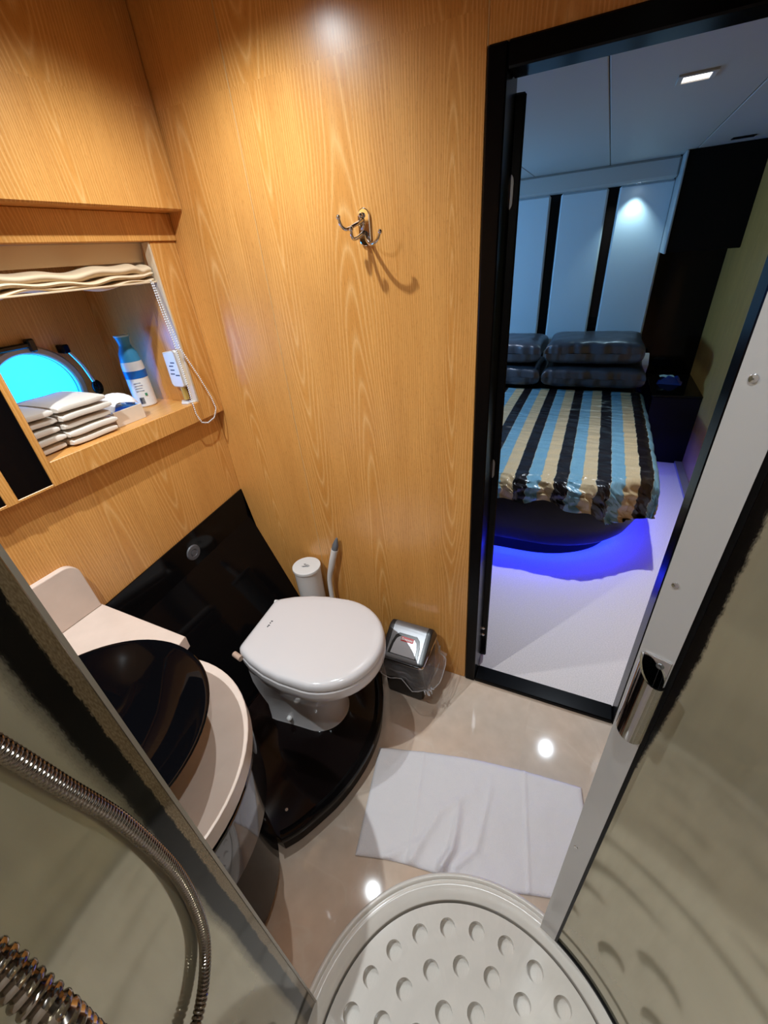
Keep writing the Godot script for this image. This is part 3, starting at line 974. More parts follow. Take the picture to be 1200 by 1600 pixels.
func bin():
	var o := thing("pedal_bin", "small silver pedal bin with a clear liner by the oak wall", "bin", "", Vector3(-0.445, 0, -0.966))
	var dark := mat(Color(0.10, 0.10, 0.105), 0.25)
	var b := MB.new()
	var rr := func(hx: float, z0: float, z1: float, y: float, r: float) -> PackedVector3Array:
		var ring := PackedVector3Array()
		for c in [[1, 1], [-1, 1], [-1, -1], [1, -1]]:
			for i in 5:
				var a: float = [0.0, PI / 2, PI, 3 * PI / 2][[[1, 1], [-1, 1], [-1, -1], [1, -1]].find(c)] + PI / 2 * i / 4.0
				var zc: float = (z1 - r) if c[1] > 0 else (z0 + r)
				ring.append(Vector3(c[0] * (hx - r) + cos(a) * r, y, zc + sin(a) * r))
		return ring
	b.loft([rr.call(0.072, -0.07, 0.066, 0.0, 0.015), rr.call(0.074, -0.075, 0.07, 0.006, 0.015), rr.call(0.079, -0.083, 0.076, 0.17, 0.015), rr.call(0.079, -0.083, 0.076, 0.196, 0.015)])
	part("body", b, dark, o, 40.0)
	var rim := MB.new()
	rim.loft([rr.call(0.082, -0.086, 0.080, 0.192, 0.016), rr.call(0.084, -0.087, 0.082, 0.196, 0.016), rr.call(0.084, -0.087, 0.082, 0.201, 0.016), rr.call(0.082, -0.086, 0.080, 0.204, 0.016)])
	part("rim", rim, M.chrome, o, 40.0)
	# lid: slanting front, rounded top, drawn along x from a side profile
	var prof := [Vector2(-0.086, 0.206), Vector2(-0.080, 0.224), Vector2(-0.058, 0.261), Vector2(-0.048, 0.270), Vector2(-0.032, 0.2725), Vector2(-0.022, 0.270), Vector2(-0.012, 0.264), Vector2(0.070, 0.217), Vector2(0.076, 0.212), Vector2(0.078, 0.206)]
	var lid := MB.new()
	var rings := []
	for x in [[-0.064, 0.0], [-0.062, 0.0], [0.062, 0.0], [0.064, 0.0]]:
		var ring := PackedVector3Array()
		for q in prof: ring.append(Vector3(x[0], q.y, q.x))
		rings.append(ring)
	lid.loft(rings)
	var lo := part("lid", lid, mat(Color(0.5, 0.5, 0.51), 0.32, 0.6), o, 28.0)
	for s in [-1.0, 1.0]:
		var ck := MB.new()
		var r2 := []
		for x in [[0.0655, 1.0], [0.074, 1.0], [0.080, 0.97], [0.083, 0.9]]:
			var ring := PackedVector3Array()
			for q in prof:
				var c := Vector2(-0.02, 0.23)
				var p: Vector2 = c + (q - c) * x[1]
				ring.append(Vector3(s * x[0], maxf(p.y, 0.2055), p.x))
			r2.append(ring)
		ck.loft(r2)
		part("cheek", ck, mat(Color(0.13, 0.13, 0.135), 0.3, 0.0), lo, 28.0)
	# inset shield on the slanted front
	var f := Transform3D(Basis(Vector3.RIGHT, atan2(0.047, 0.082)), Vector3(0, 0.2405, 0.029))
	var sh := MB.new()
	sh.xf = f
	var shape := PackedVector2Array([Vector2(-0.058, 0.042), Vector2(-0.054, 0.0), Vector2(-0.046, -0.026), Vector2(-0.034, -0.037), Vector2(0.034, -0.037), Vector2(0.046, -0.026), Vector2(0.054, 0.0), Vector2(0.058, 0.042)])
	sh.prism(shape, -0.001, 0.0022, 0.0008)
	part("groove", sh, dark, lo)
	var sh2 := MB.new()
	sh2.xf = f
	var inner := PackedVector2Array()
	for q in shape: inner.append(q * 0.83 + Vector2(0, 0.006))
	sh2.prism(inner, 0.0, 0.0036, 0.001)
	part("plaque", sh2, mat(Color(0.72, 0.72, 0.74), 0.3, 0.3), lo)
	var rd := MB.new()
	rd.xf = f
	rd.box(Vector3(-0.022, 0.0034, -0.026), Vector3(0.026, 0.0044, -0.009), 0.0003)
	var ro := part("red_label", rd, mat(Color(0.75, 0.04, 0.05), 0.4), lo)
	ro.set_meta("label", "red maker's label with white letters")
	var wl := mat(Color(0.92, 0.9, 0.9), 0.5)
	for i in 7:
		var mk := MB.new()
		mk.xf = f
		var x0 := -0.0195 + i * 0.0062
		mk.box(Vector3(x0, 0.0043, -0.0225 if i == 0 else -0.0195), Vector3(x0 + (0.0052 if i == 0 else 0.0042), 0.0048, -0.0135), 0.0002)
		part("letter", mk, wl, ro)
	# clear liner hanging out under the rim
	var bag := MB.new()
	var n := noise(77, 1.0, 3)
	var bagf := func(u: float, v: float):
		var a: float = u * TAU
		var ring: PackedVector3Array = rr.call(0.083, -0.086, 0.081, 0.0, 0.016)
		var k := u * 20.0
		var i := int(k) % 20
		var p := ring[i].lerp(ring[(i + 1) % 20], k - floorf(k))
		var dir := Vector3(p.x, 0, p.z).normalized()
		var w := 1.0 if p.z > -0.05 else 0.25
		var drop: float = (0.05 + 0.02 * n.get_noise_2d(cos(a) * 3.0, sin(a) * 3.0)) * (1.25 if p.x > 0.02 else 0.9)
		var crk := 0.010 * n.get_noise_3d(cos(a) * 9.0, sin(a) * 9.0, v * 3.0) + 0.009 * n.get_noise_3d(cos(a) * 26.0, sin(a) * 26.0, v * 7.0)
		var outw := (0.004 + 0.02 * v + (0.028 * v if p.x > 0.03 else 0.0) + crk * v * 2.0) * w
		return p + dir * outw + Vector3(0, 0.197 - drop * v, 0)
	bag.grid(110, 16, bagf)
	var lo2 := part("liner", bag, M.film, o, 3.0)
	var hemp := []
	for i in 90: hemp.append(bagf.call(i / 90.0, 1.0))
	hemp.append(hemp[0])
	var hm := MB.new()
	hm.tube(hemp, 0.0019, 6, 2)
	var hemmat := mat(Color(0.85, 0.85, 0.87, 0.3), 0.15)
	hemmat.transparency = BaseMaterial3D.TRANSPARENCY_ALPHA
	part("liner_hem", hm, hemmat, lo2, 20.0)

func floor_towel():
	var c00 := Vector2(-0.385, -0.372)   # by the platform, near the shower
	var c01 := Vector2(-0.450, -0.674)
	var c11 := Vector2(0.184, -0.797)
	var c10 := Vector2(0.235, -0.512)
	var n := noise(91, 1.0, 3)
	var creases := [
		[[Vector2(-0.232, -0.425), Vector2(-0.225, -0.46), Vector2(-0.194, -0.573), Vector2(-0.115, -0.66)], 0.012, 0.013],
		[[Vector2(-0.150, -0.435), Vector2(-0.137, -0.484), Vector2(-0.139, -0.534), Vector2(-0.150, -0.612)], 0.026, 0.012],
		[[Vector2(-0.115, -0.455), Vector2(-0.075, -0.512), Vector2(-0.071, -0.671), Vector2(-0.077, -0.72)], 0.009, 0.010],
		[[Vector2(-0.30, -0.40), Vector2(-0.24, -0.46), Vector2(-0.20, -0.48)], 0.007, 0.012]]
	var where := func(u: float, v: float) -> Vector3:
		var a := c00.lerp(c10, u)
		var b := c01.lerp(c11, u)
		var p := a.lerp(b, v)
		# slightly bowed edges
		p += (b - a).normalized() * (0.022 * sin(PI * u) * v + (0.006 * sin(u * 9.0) - 0.003 * smoothstep(0.4, 0.75, u)) * (1.0 - v))
		var h := 0.011 + 0.003 * n.get_noise_2d(p.x * 9.0, p.y * 9.0)
		# creases running up from the puckered near edge, each a polyline with a rounded ridge
		for cr in creases:
			var best := 9.0
			var tt := 0.0
			for i in cr[0].size() - 1:
				var q := Geometry2D.get_closest_point_to_segment(p, cr[0][i], cr[0][i + 1])
				var dd := q.distance_to(p)
				if dd < best:
					best = dd
					tt = (i + q.distance_to(cr[0][i]) / cr[0][i].distance_to(cr[0][i + 1])) / (cr[0].size() - 1.0)
			h += cr[1] * exp(-pow(best / cr[2], 2.0)) * lerpf(1.0, 0.15, tt)
		h += 0.0025 * exp(-pow((u - 0.24) / 0.008, 2.0)) + 0.003 * exp(-pow((u - 0.74) / 0.008, 2.0))
		return Vector3(p.x, h, p.y)
	var nu := 150
	var nv := 70
	var m := MB.new()
	m.own_uv = true
	var top := []
	var bot := []
	for j in nv + 1:
		for i in nu + 1:
			var p: Vector3 = where.call(float(i) / nu, float(j) / nv)
			var e := minf(minf(i, nu - i) / 3.0, minf(j, nv - j) / 3.0)
			var rnd := 1.0 - pow(maxf(0.0, 1.0 - e), 2.0)
			var th := 0.010
			var lift := maxf(0.0, p.y - 0.016)
			top.append(Vector3(p.x, p.y - th * 0.5 * (1.0 - rnd), p.z))
			bot.append(Vector3(p.x, maxf(0.0012, p.y - th + th * 0.5 * (1.0 - rnd)) if lift > 0.002 else 0.0012, p.z))
	var w := nu + 1
	for j in nv:
		for i in nu:
			var a := j * w + i
			var uv := func(k): return Vector2(top[k].x, top[k].z)
			m.quad(top[a], top[a + 1], top[a + w + 1], top[a + w], uv.call(a), uv.call(a + 1), uv.call(a + w + 1), uv.call(a + w))
			m.quad(bot[a + w], bot[a + w + 1], bot[a + 1], bot[a], uv.call(a + w), uv.call(a + w + 1), uv.call(a + 1), uv.call(a))
	for i in nu:
		m.quad(bot[i], bot[i + 1], top[i + 1], top[i])
		var k := nv * w + i
		m.quad(top[k], top[k + 1], bot[k + 1], bot[k])
	for j in nv:
		var a := j * w
		m.quad(top[a], top[a + w], bot[a + w], bot[a])
		var b := a + nu
		m.quad(bot[b], bot[b + w], top[b + w], top[b])
	tag(part("bath_mat_towel", m, M.cloth, self, 70.0), "white folded bath towel spread on the floor before the shower", "towel")

# ------------------------------------------------------------------ washbasin
func vanity():
	var v := thing("vanity", "beige stone washbasin counter with a curved front on a black cabinet", "vanity")
	var c := Vector2(-0.704, -0.133)
	var poly := PackedVector2Array()
	poly.append(Vector2(-1.1705, -0.437)); poly.append(Vector2(-0.822, -0.434)); poly.append(Vector2(-0.815, -0.408))
	for i in 41:
		var a := deg_to_rad(-110.0 + 200.0 * i / 40.0)
		poly.append(c + Vector2(cos(a), sin(a)) * 0.261)
	poly.append(Vector2(-0.75, 0.14)); poly.append(Vector2(-1.1705, 0.14))
	var top := MB.new()
	top.prism(poly, 0.628, 0.668, 0.003)
	part("countertop", top, M.stone, v, 30.0)
	# backsplash with a rounded end
	var bs := MB.new()
	bs.xf = Transform3D(Basis(Vector3(0, 0, 1), Vector3(1, 0, 0), Vector3(0, 1, 0)), Vector3(-1.1705, 0, 0))
	var bp := PackedVector2Array()
	bp.append(Vector2(0.14, 0.6685)); bp.append(Vector2(0.14, 0.826))
	for i in 9:
		var a := PI / 2 + PI / 2 * i / 8.0
		bp.append(Vector2(-0.395 + cos(a) * 0.036, 0.790 + sin(a) * 0.036))
	bp.append(Vector2(-0.4335, 0.6685))
	bs.prism(bp, 0.0, 0.02, 0.003)
	part("backsplash", bs, M.stone, v, 30.0)
	var drum := func(r: float, z0 := -0.40) -> PackedVector2Array:
		var q := PackedVector2Array()
		q.append(Vector2(-1.0, -0.133 - r * 0.96)); q.append(c + Vector2(cos(deg_to_rad(-105.0)), sin(deg_to_rad(-105.0))) * r)
		for i in 33:
			var a := deg_to_rad(-100.0 + 190.0 * i / 32.0)
			q.append(c + Vector2(cos(a), sin(a)) * r)
		q.append(Vector2(-1.0, -0.133 + r))
		return q
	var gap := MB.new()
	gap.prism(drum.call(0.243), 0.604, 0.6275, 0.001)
	part("shadow_gap_strip", gap, M.black, v, 30.0)  # black strip standing in for the shadow gap under the countertop
	var fr := MB.new()
	var rings := []
	for k in [[0.236, 0.44], [0.250, 0.455], [0.254, 0.53], [0.254, 0.598], [0.251, 0.6035]]:
		var ring := PackedVector3Array()
		for q in drum.call(k[0]): ring.append(Vector3(q.x, k[1], q.y))
		rings.append(ring)
	fr.loft(rings)
	part("front_band", fr, mat(Color(0.42, 0.41, 0.42), 0.06, 0.9), v, 30.0)
	var lowr := MB.new()
	lowr.prism(drum.call(0.205), 0.1, 0.4395, 0.004)
	part("cabinet", lowr, M.black, v, 30.0)
	var toe := MB.new()
	toe.prism(drum.call(0.172), 0.001, 0.0995, 0.002)
	part("plinth", toe, mat(Color(0.42, 0.36, 0.33), 0.2), v, 30.0)
	# vessel basin
	var b := thing("basin", "round black glass vessel basin on the beige counter", "basin", "", Vector3(-0.702, 0.6685, -0.130))
	var bo := MB.new()
	bo.lathe([Vector2(0.0005, 0.0005), Vector2(0.07, 0.0005), Vector2(0.085, 0.004), Vector2(0.125, 0.022), Vector2(0.165, 0.052), Vector2(0.198, 0.088), Vector2(0.2165, 0.108), Vector2(0.2185, 0.111), Vector2(0.2165, 0.1135), Vector2(0.209, 0.1105), Vector2(0.19, 0.09), Vector2(0.158, 0.061), Vector2(0.118, 0.034), Vector2(0.07, 0.018), Vector2(0.022, 0.0135), Vector2(0.0005, 0.013)], 72)
	part("bowl", bo, mat(Color(0.03, 0.03, 0.04), 0.05, 0.0, 0.3), b, 50.0)
	var dr := MB.new()
	dr.lathe([Vector2(0.022, 0.0136), Vector2(0.021, 0.017), Vector2(0.012, 0.0175), Vector2(0.011, 0.015), Vector2(0.0005, 0.0145)], 28)
	part("drain", dr, M.chrome, b)

# ------------------------------------------------------------------ shower
func arc(a0: float, a1: float, r0: float, r1: float, y0: float, y1: float, n := 24) -> MB:
	var m := MB.new()
	var rings := []
	for i in n + 1:
		var a := lerpf(a0, a1, float(i) / n)
		rings.append(PackedVector3Array([cyl(a, r0, y0), cyl(a, r1, y0), cyl(a, r1, y1), cyl(a, r0, y1)]))
	m.loft(rings)
	return m

func shower():
	var t := thing("shower_tray", "round cream shower tray with a raised rim", "shower tray", "", Vector3(TC.x, 0, TC.y))
	var rim := MB.new()
	rim.lathe([Vector2(0.0005, 0.03), Vector2(0.28, 0.03), Vector2(0.3065, 0.03), Vector2(0.307, 0.078), Vector2(0.309, 0.0825), Vector2(0.321, 0.087), Vector2(0.332, 0.0925), Vector2(0.338, 0.0935), Vector2(0.3415, 0.0915), Vector2(0.3435, 0.092), Vector2(0.3455, 0.0965), Vector2(0.349, 0.0995), Vector2(0.353, 0.0995), Vector2(0.356, 0.097), Vector2(0.3575, 0.093), Vector2(0.3575, 0.001)], 160)
	part("basin_rim", rim, M.cream, t, 50.0)
	var st := CSGCylinder3D.new()
	st.name = "insert"
	st.radius = 0.3022
	st.height = 0.03
	st.sides = 120
	st.position.y = 0.063
	st.material = M.cream
	t.add_child(st, true)
	for ring in [[0.258, 24, 5.0], [0.195, 18, 1.2], [0.13, 12, -6.8], [0.065, 6, 10.0]]:
		for i in ring[1]:
			var a: float = deg_to_rad(ring[2] + 360.0 * i / ring[1])
			var h := CSGCylinder3D.new()
			h.name = "hole"
			h.operation = CSGShape3D.OPERATION_SUBTRACTION
			h.radius = 0.0182
			h.height = 0.03
			h.sides = 28
			h.position = Vector3(sin(a) * ring[0], 0.0105, -cos(a) * ring[0])
			h.material = M.cream
			st.add_child(h, true)
	# fixed mirrored screen on the basin side
	var s := thing("shower_screen", "curved mirrored shower screen with spoiled black edge beside the basin", "shower screen")
	var pn := MB.new()
	pn.grid(40, 2, func(u: float, v: float): return cyl(lerpf(-89.4, -150.0, u), 0.333, lerpf(0.097, 1.96, v)), func(u: float, v: float): return Vector2(u * 60.6 * PI / 180.0 * 0.333 / 0.16, v))
	part("mirror", pn, M.mirror_left, s)
	part("backing", arc(-89.6, -150.0, 0.3345, 0.3385, 0.0965, 1.96), M.black_soft, s)
	part("edge_trim", arc(-88.7, -89.35, 0.3315, 0.339, 0.0965, 1.96, 2), mat(Color(0.62, 0.58, 0.53), 0.25, 0.3), s)
	# sliding door
	var d := thing("shower_door", "curved mirrored shower door with a grey frame and chrome handle", "shower door")
	var dp := MB.new()
	dp.grid(60, 2, func(u: float, v: float): return cyl(lerpf(22.0, 118.0, u), 0.333, lerpf(0.103, 1.96, v)), func(u: float, v: float): return Vector2(u * 96.0 * PI / 180.0 * 0.333 / 0.16, v))
	part("mirror", dp, M.mirror_right, d)
	part("backing", arc(22.0, 118.0, 0.3345, 0.3385, 0.103, 1.96, 40), M.black_soft, d)
	part("frame", arc(15.6, 21.5, 0.3265, 0.340, 0.099, 1.96, 5), M.strip, d, 25.0)
	part("gasket", arc(21.5, 118.0, 0.328, 0.339, 0.0955, 0.1025, 40), M.black_soft, d)
	part("seal", arc(21.5, 22.4, 0.328, 0.339, 0.1, 1.96, 1), M.black_soft, d)
	for q in [1.352, 1.152, 0.55]:
		var sc := MB.new()
		var p := cyl(17.3, 0.3265, q)
		var inw := (Vector3(TC.x, q, TC.y) - p).normalized()
		sc.xf = Transform3D(Basis(Vector3.UP.cross(inw), inw, Vector3.UP).orthonormalized(), p)
		sc.lathe([Vector2(0.0035, 0.0), Vector2(0.003, 0.0012), Vector2(0.0005, 0.0014)], 14)
		part("screw", sc, M.chrome, d)
	# chrome scoop handle: half tube standing off the frame, cut slanting at both ends
	var h := Node3D.new()
	h.name = "handle"
	d.add_child(h)
	var pc := cyl(18.9, 0.3262, 0.985)
	var inn := (Vector3(TC.x, 0.985, TC.y) - pc).normalized()
	h.transform = Transform3D(Basis(Vector3.UP.cross(inn).normalized(), Vector3.UP, inn), pc)
	# local: x to the right along the frame, y up, z towards the bather
	part("plate", bx(Vector3(-0.0135, -0.06, 0.0), Vector3(0.0135, 0.068, 0.002), 0.0008), M.chrome, h)
	var sh := MB.new()
	var ro := []
	for i in 13:
		var a := PI * i / 12.0
		var x := -cos(a) * 0.0165
		var z := 0.0015 + sin(a) * 0.019
		var yt := 0.066 - 0.045 * (1.0 - absf(1.0 - i / 6.0) * 0.2) * (i / 12.0)
		var yb := -0.058 - 0.016 * (i / 12.0)
		ro.append([Vector3(x, yb, z), Vector3(x, yt, z), Vector3(x * 0.86, yt, maxf(0.0015, z - 0.0022)), Vector3(x * 0.86, yb, maxf(0.0015, z - 0.0022))])
	var rings := []
	for r in ro: rings.append(PackedVector3Array(r))
	sh.loft(rings)
	part("scoop", sh, M.chrome, h, 35.0)
	var hs := MB.new()
	hs.xf = Transform3D(Basis(Vector3(1, 0, 0), Vector3(0, 0, 1), Vector3(0, -1, 0)), Vector3(0.004, 0.058, 0.002))
	hs.lathe([Vector2(0.0042, 0.0), Vector2(0.0036, 0.0012), Vector2(0.0014, 0.0012), Vector2(0.0005, 0.0005)], 16)
	part("screw", hs, M.grey_metal, h)
	# rest of the round cabin behind the viewer
	var w := struct("wall_shower", "cream shower wall behind the shower")
	part("shell", arc(118.5, 209.5, 0.336, 0.35, 0.0965, 1.96, 40), M.cream, w)
	hose()

func hose():
	var h := thing("shower_hose", "ribbed chrome shower hose looping in front of the mirrored screen", "hose")
	var pts := [Vector3(-0.285, 1.40, 0.03), Vector3(-0.300, 1.291, -0.010), Vector3(-0.301, 1.253, -0.016), Vector3(-0.303, 1.202, -0.024), Vector3(-0.304, 1.134, -0.033), Vector3(-0.306, 1.04, -0.045), Vector3(-0.306, 0.912, -0.049), Vector3(-0.306, 0.80, -0.035), Vector3(-0.301, 0.74, -0.009), Vector3(-0.289, 0.718, 0.027), Vector3(-0.262, 0.74, 0.080), Vector3(-0.215, 0.84, 0.10), Vector3(-0.165, 1.03, 0.06), Vector3(-0.138, 1.15, 0.036), Vector3(-0.143, 1.205, 0.029), Vector3(-0.156, 1.222, 0.028), Vector3(-0.172, 1.238, 0.028), Vector3(-0.205, 1.27, 0.035), Vector3(-0.26, 1.35, 0.06)]
	var cur := Curve3D.new()
	for i in pts.size():
		var t: Vector3 = (pts[mini(i + 1, pts.size() - 1)] - pts[maxi(i - 1, 0)]) / 6.0
		cur.add_point(pts[i], -t, t)
	cur.bake_interval = 0.004
	var L := cur.get_baked_length()
	var pitch := 0.0046
	var n := int(L / pitch) * 4
	var path := PackedVector3Array()
	for i in n + 1: path.append(cur.sample_baked(L * i / n))
	var rings := []
	var nrm := Vector3.ZERO
	var prof := [0.0050, 0.0066, 0.0069, 0.0066]
	for i in n + 1:
		var tg := (path[mini(i + 1, n)] - path[maxi(i - 1, 0)]).normalized()
		if nrm == Vector3.ZERO: nrm = tg.cross(Vector3.RIGHT).normalized()
		nrm = (nrm - tg * nrm.dot(tg)).normalized()
		var bn := tg.cross(nrm)
		var ring := PackedVector3Array()
		for j in 14:
			var a := TAU * j / 14
			ring.append(path[i] + (nrm * cos(a) + bn * sin(a)) * prof[i % 4])
		rings.append(ring)
	var m := MB.new()
	m.loft(rings)
	part("ribbed_tube", m, mat(Color(0.60, 0.56, 0.52), 0.14, 1.0), h, 30.0)

# ------------------------------------------------------------------ bedroom beyond the door
func bedroom():
	var ZB := -3.95
	var XR := 0.72
	var XL := -1.75
	var YC := 1.83
	var f := struct("floor_bedroom", "light grey carpet of the bedroom")
	part("carpet", bx(Vector3(XL, -0.08, ZB), Vector3(XR, 0.0, -1.06), 0.0), M.carpet, f)
	var c := struct("ceiling_bedroom", "pale panelled bedroom ceiling")
	part("backing", bx(Vector3(XL - 0.05, YC + 0.012, ZB - 0.05), Vector3(XR + 0.05, YC + 0.06, -1.06), 0.0), M.black_soft, c)
	var xs := [XL, -1.015, -0.545, -0.075, 0.372, XR]
	for i in 5:
		part("panel", bx(Vector3(xs[i] + 0.0015, YC, ZB), Vector3(xs[i + 1] - 0.0015, YC + 0.012, -1.09), 0.0025), M.ceil, c)
	var vent := bx(Vector3(0.50, YC - 0.004, -3.46), Vector3(0.60, YC + 0.001, -3.40), 0.001)
	tag(part("air_vent", vent, M.black_soft, self), "dark slot vent in the bedroom ceiling", "vent")
	var wr := struct("wall_right_bedroom", "oak side wall of the bedroom")
	part("panel", bx(Vector3(XR, 0, -2.62), Vector3(XR + 0.04, YC, -1.09), 0.001), M.wood, wr)
	part("panel", bx(Vector3(XR, 0, ZB), Vector3(XR + 0.04, YC, -2.622), 0.001), M.wood, wr)
	var sk := struct("baseboard_right")
	part("board", bx(Vector3(0.672, 0.0005, -3.345), Vector3(XR - 0.0005, 0.02, -1.13), 0.002), mat(Color(0.52, 0.50, 0.48), 0.4), sk)
	var wl := struct("wall_left_bedroom")
	part("panel", bx(Vector3(XL - 0.04, 0, ZB), Vector3(XL, YC, -1.06), 0.001), M.wood, wl)
	var wf := struct("wall_front_bedroom")
	part("panel", bx(Vector3(XL, 0, -1.118), Vector3(-0.252, YC, -1.09), 0.0), M.wood, wf)
	part("panel", bx(Vector3(-0.252, 1.7525, -1.118), Vector3(XR, YC, -1.09), 0.0), M.wood, wf)
	part("panel", bx(Vector3(0.3355, 0, -1.118), Vector3(XR, 1.7525, -1.09), 0.0), M.wood, wf)
	var wb := struct("wall_back_bedroom", "padded pale headboard wall with black strips")
	part("backing", bx(Vector3(XL, 0, ZB - 0.05), Vector3(XR + 0.04, YC, ZB), 0.0), M.black, wb)
	for x in [[0.004, 0.329], [-0.367, -0.062], [-0.74, -0.436], [-1.11, -0.808], [-1.48, -1.18]]:
		part("pad", bx(Vector3(x[0], 0.35, ZB), Vector3(x[1], 1.7215, ZB + 0.045), 0.012), M.pad, wb)
	for x in [-0.029, -0.4015, -0.774, -1.145]:
		part("strip", bx(Vector3(x - 0.032, 0.35, ZB), Vector3(x + 0.032, 1.7215, ZB + 0.028), 0.003), M.black, wb)
	# valance with two small downlights
	var va := thing("valance", "pale boxed valance along the top of the padded wall", "valance")
	part("box", bx(Vector3(XL, 1.722, ZB + 0.0005), Vector3(0.3215, YC - 0.001, -3.78), 0.012), M.ceil, va)
	# overhead locker and dark panel in the corner
	var ol := thing("overhead_locker", "black overhead locker in the bedroom corner with a pale side", "locker")
	part("body", bx(Vector3(0.334, 1.32, ZB + 0.0005), Vector3(XR - 0.0005, YC - 0.001, -3.61), 0.003), M.black_soft, ol)
	part("side_panel", bx(Vector3(0.322, 1.315, ZB + 0.0005), Vector3(0.3335, YC - 0.001, -3.60), 0.003), mat(Color(0.6, 0.62, 0.64), 0.5), ol)
	var ns := thing("nightstand", "black nightstand between bed and oak wall", "nightstand")
	part("body", bx(Vector3(0.43, 0.0, ZB + 0.03), Vector3(XR - 0.0005, 0.478, -3.345), 0.004), M.black_soft, ns)
	part("top", bx(Vector3(0.425, 0.4785, ZB + 0.03), Vector3(XR - 0.0005, 0.492, -3.335), 0.003), M.black, ns)
	var pk := thing("tissue_pack", "blue and white tissue packet on the nightstand", "packet")
	var pm := MB.new()
	pm.grid(12, 12, func(u: float, v: float):
		var e: float = minf(minf(u, 1.0 - u), minf(v, 1.0 - v))
		return Vector3(0.47 + 0.15 * u + 0.02 * v, 0.493 + 0.045 * smoothstep(0.0, 0.28, e) + 0.006 * sin(u * 11.0 + v * 7.0) * smoothstep(0.0, 0.2, e), -3.62 - 0.10 * v + 0.03 * u))
	part("wrapper", pm, mat(Color(0.06, 0.22, 0.62), 0.25), pk, 25.0)
	var pt := MB.new()
	pt.grid(8, 6, func(u: float, v: float): return Vector3(0.485 + 0.09 * u, 0.536 + 0.012 * sin(PI * u) * sin(PI * v) + 0.004 * sin(u * 9.0), -3.64 - 0.05 * v))
	part("tissue", pt, mat(Color(0.7, 0.85, 0.9), 0.7), pk, 25.0)
	bed()
	# porthole on the hull side, out of view, with the same water light
	var p := struct("window_2", "round bedroom porthole")
	var xf := Transform3D(Basis(Vector3(0, 0, 1), Vector3(1, 0, 0), Vector3(0, 1, 0)), Vector3(XL, 1.18, -2.9))
	var rim := MB.new()
	rim.xf = xf
	rim.lathe([Vector2(0.118, 0.001), Vector2(0.118, 0.012), Vector2(0.135, 0.016), Vector2(0.142, 0.0)], 48)
	part("rim", rim, M.chrome, p)
	var pane := MB.new()
	pane.xf = xf
	pane.lathe([Vector2(0.0005, 0.004), Vector2(0.118, 0.004)], 48)
	part("window_pane", pane, glow(Color(0.06, 0.54, 1.0), 13.0), p)

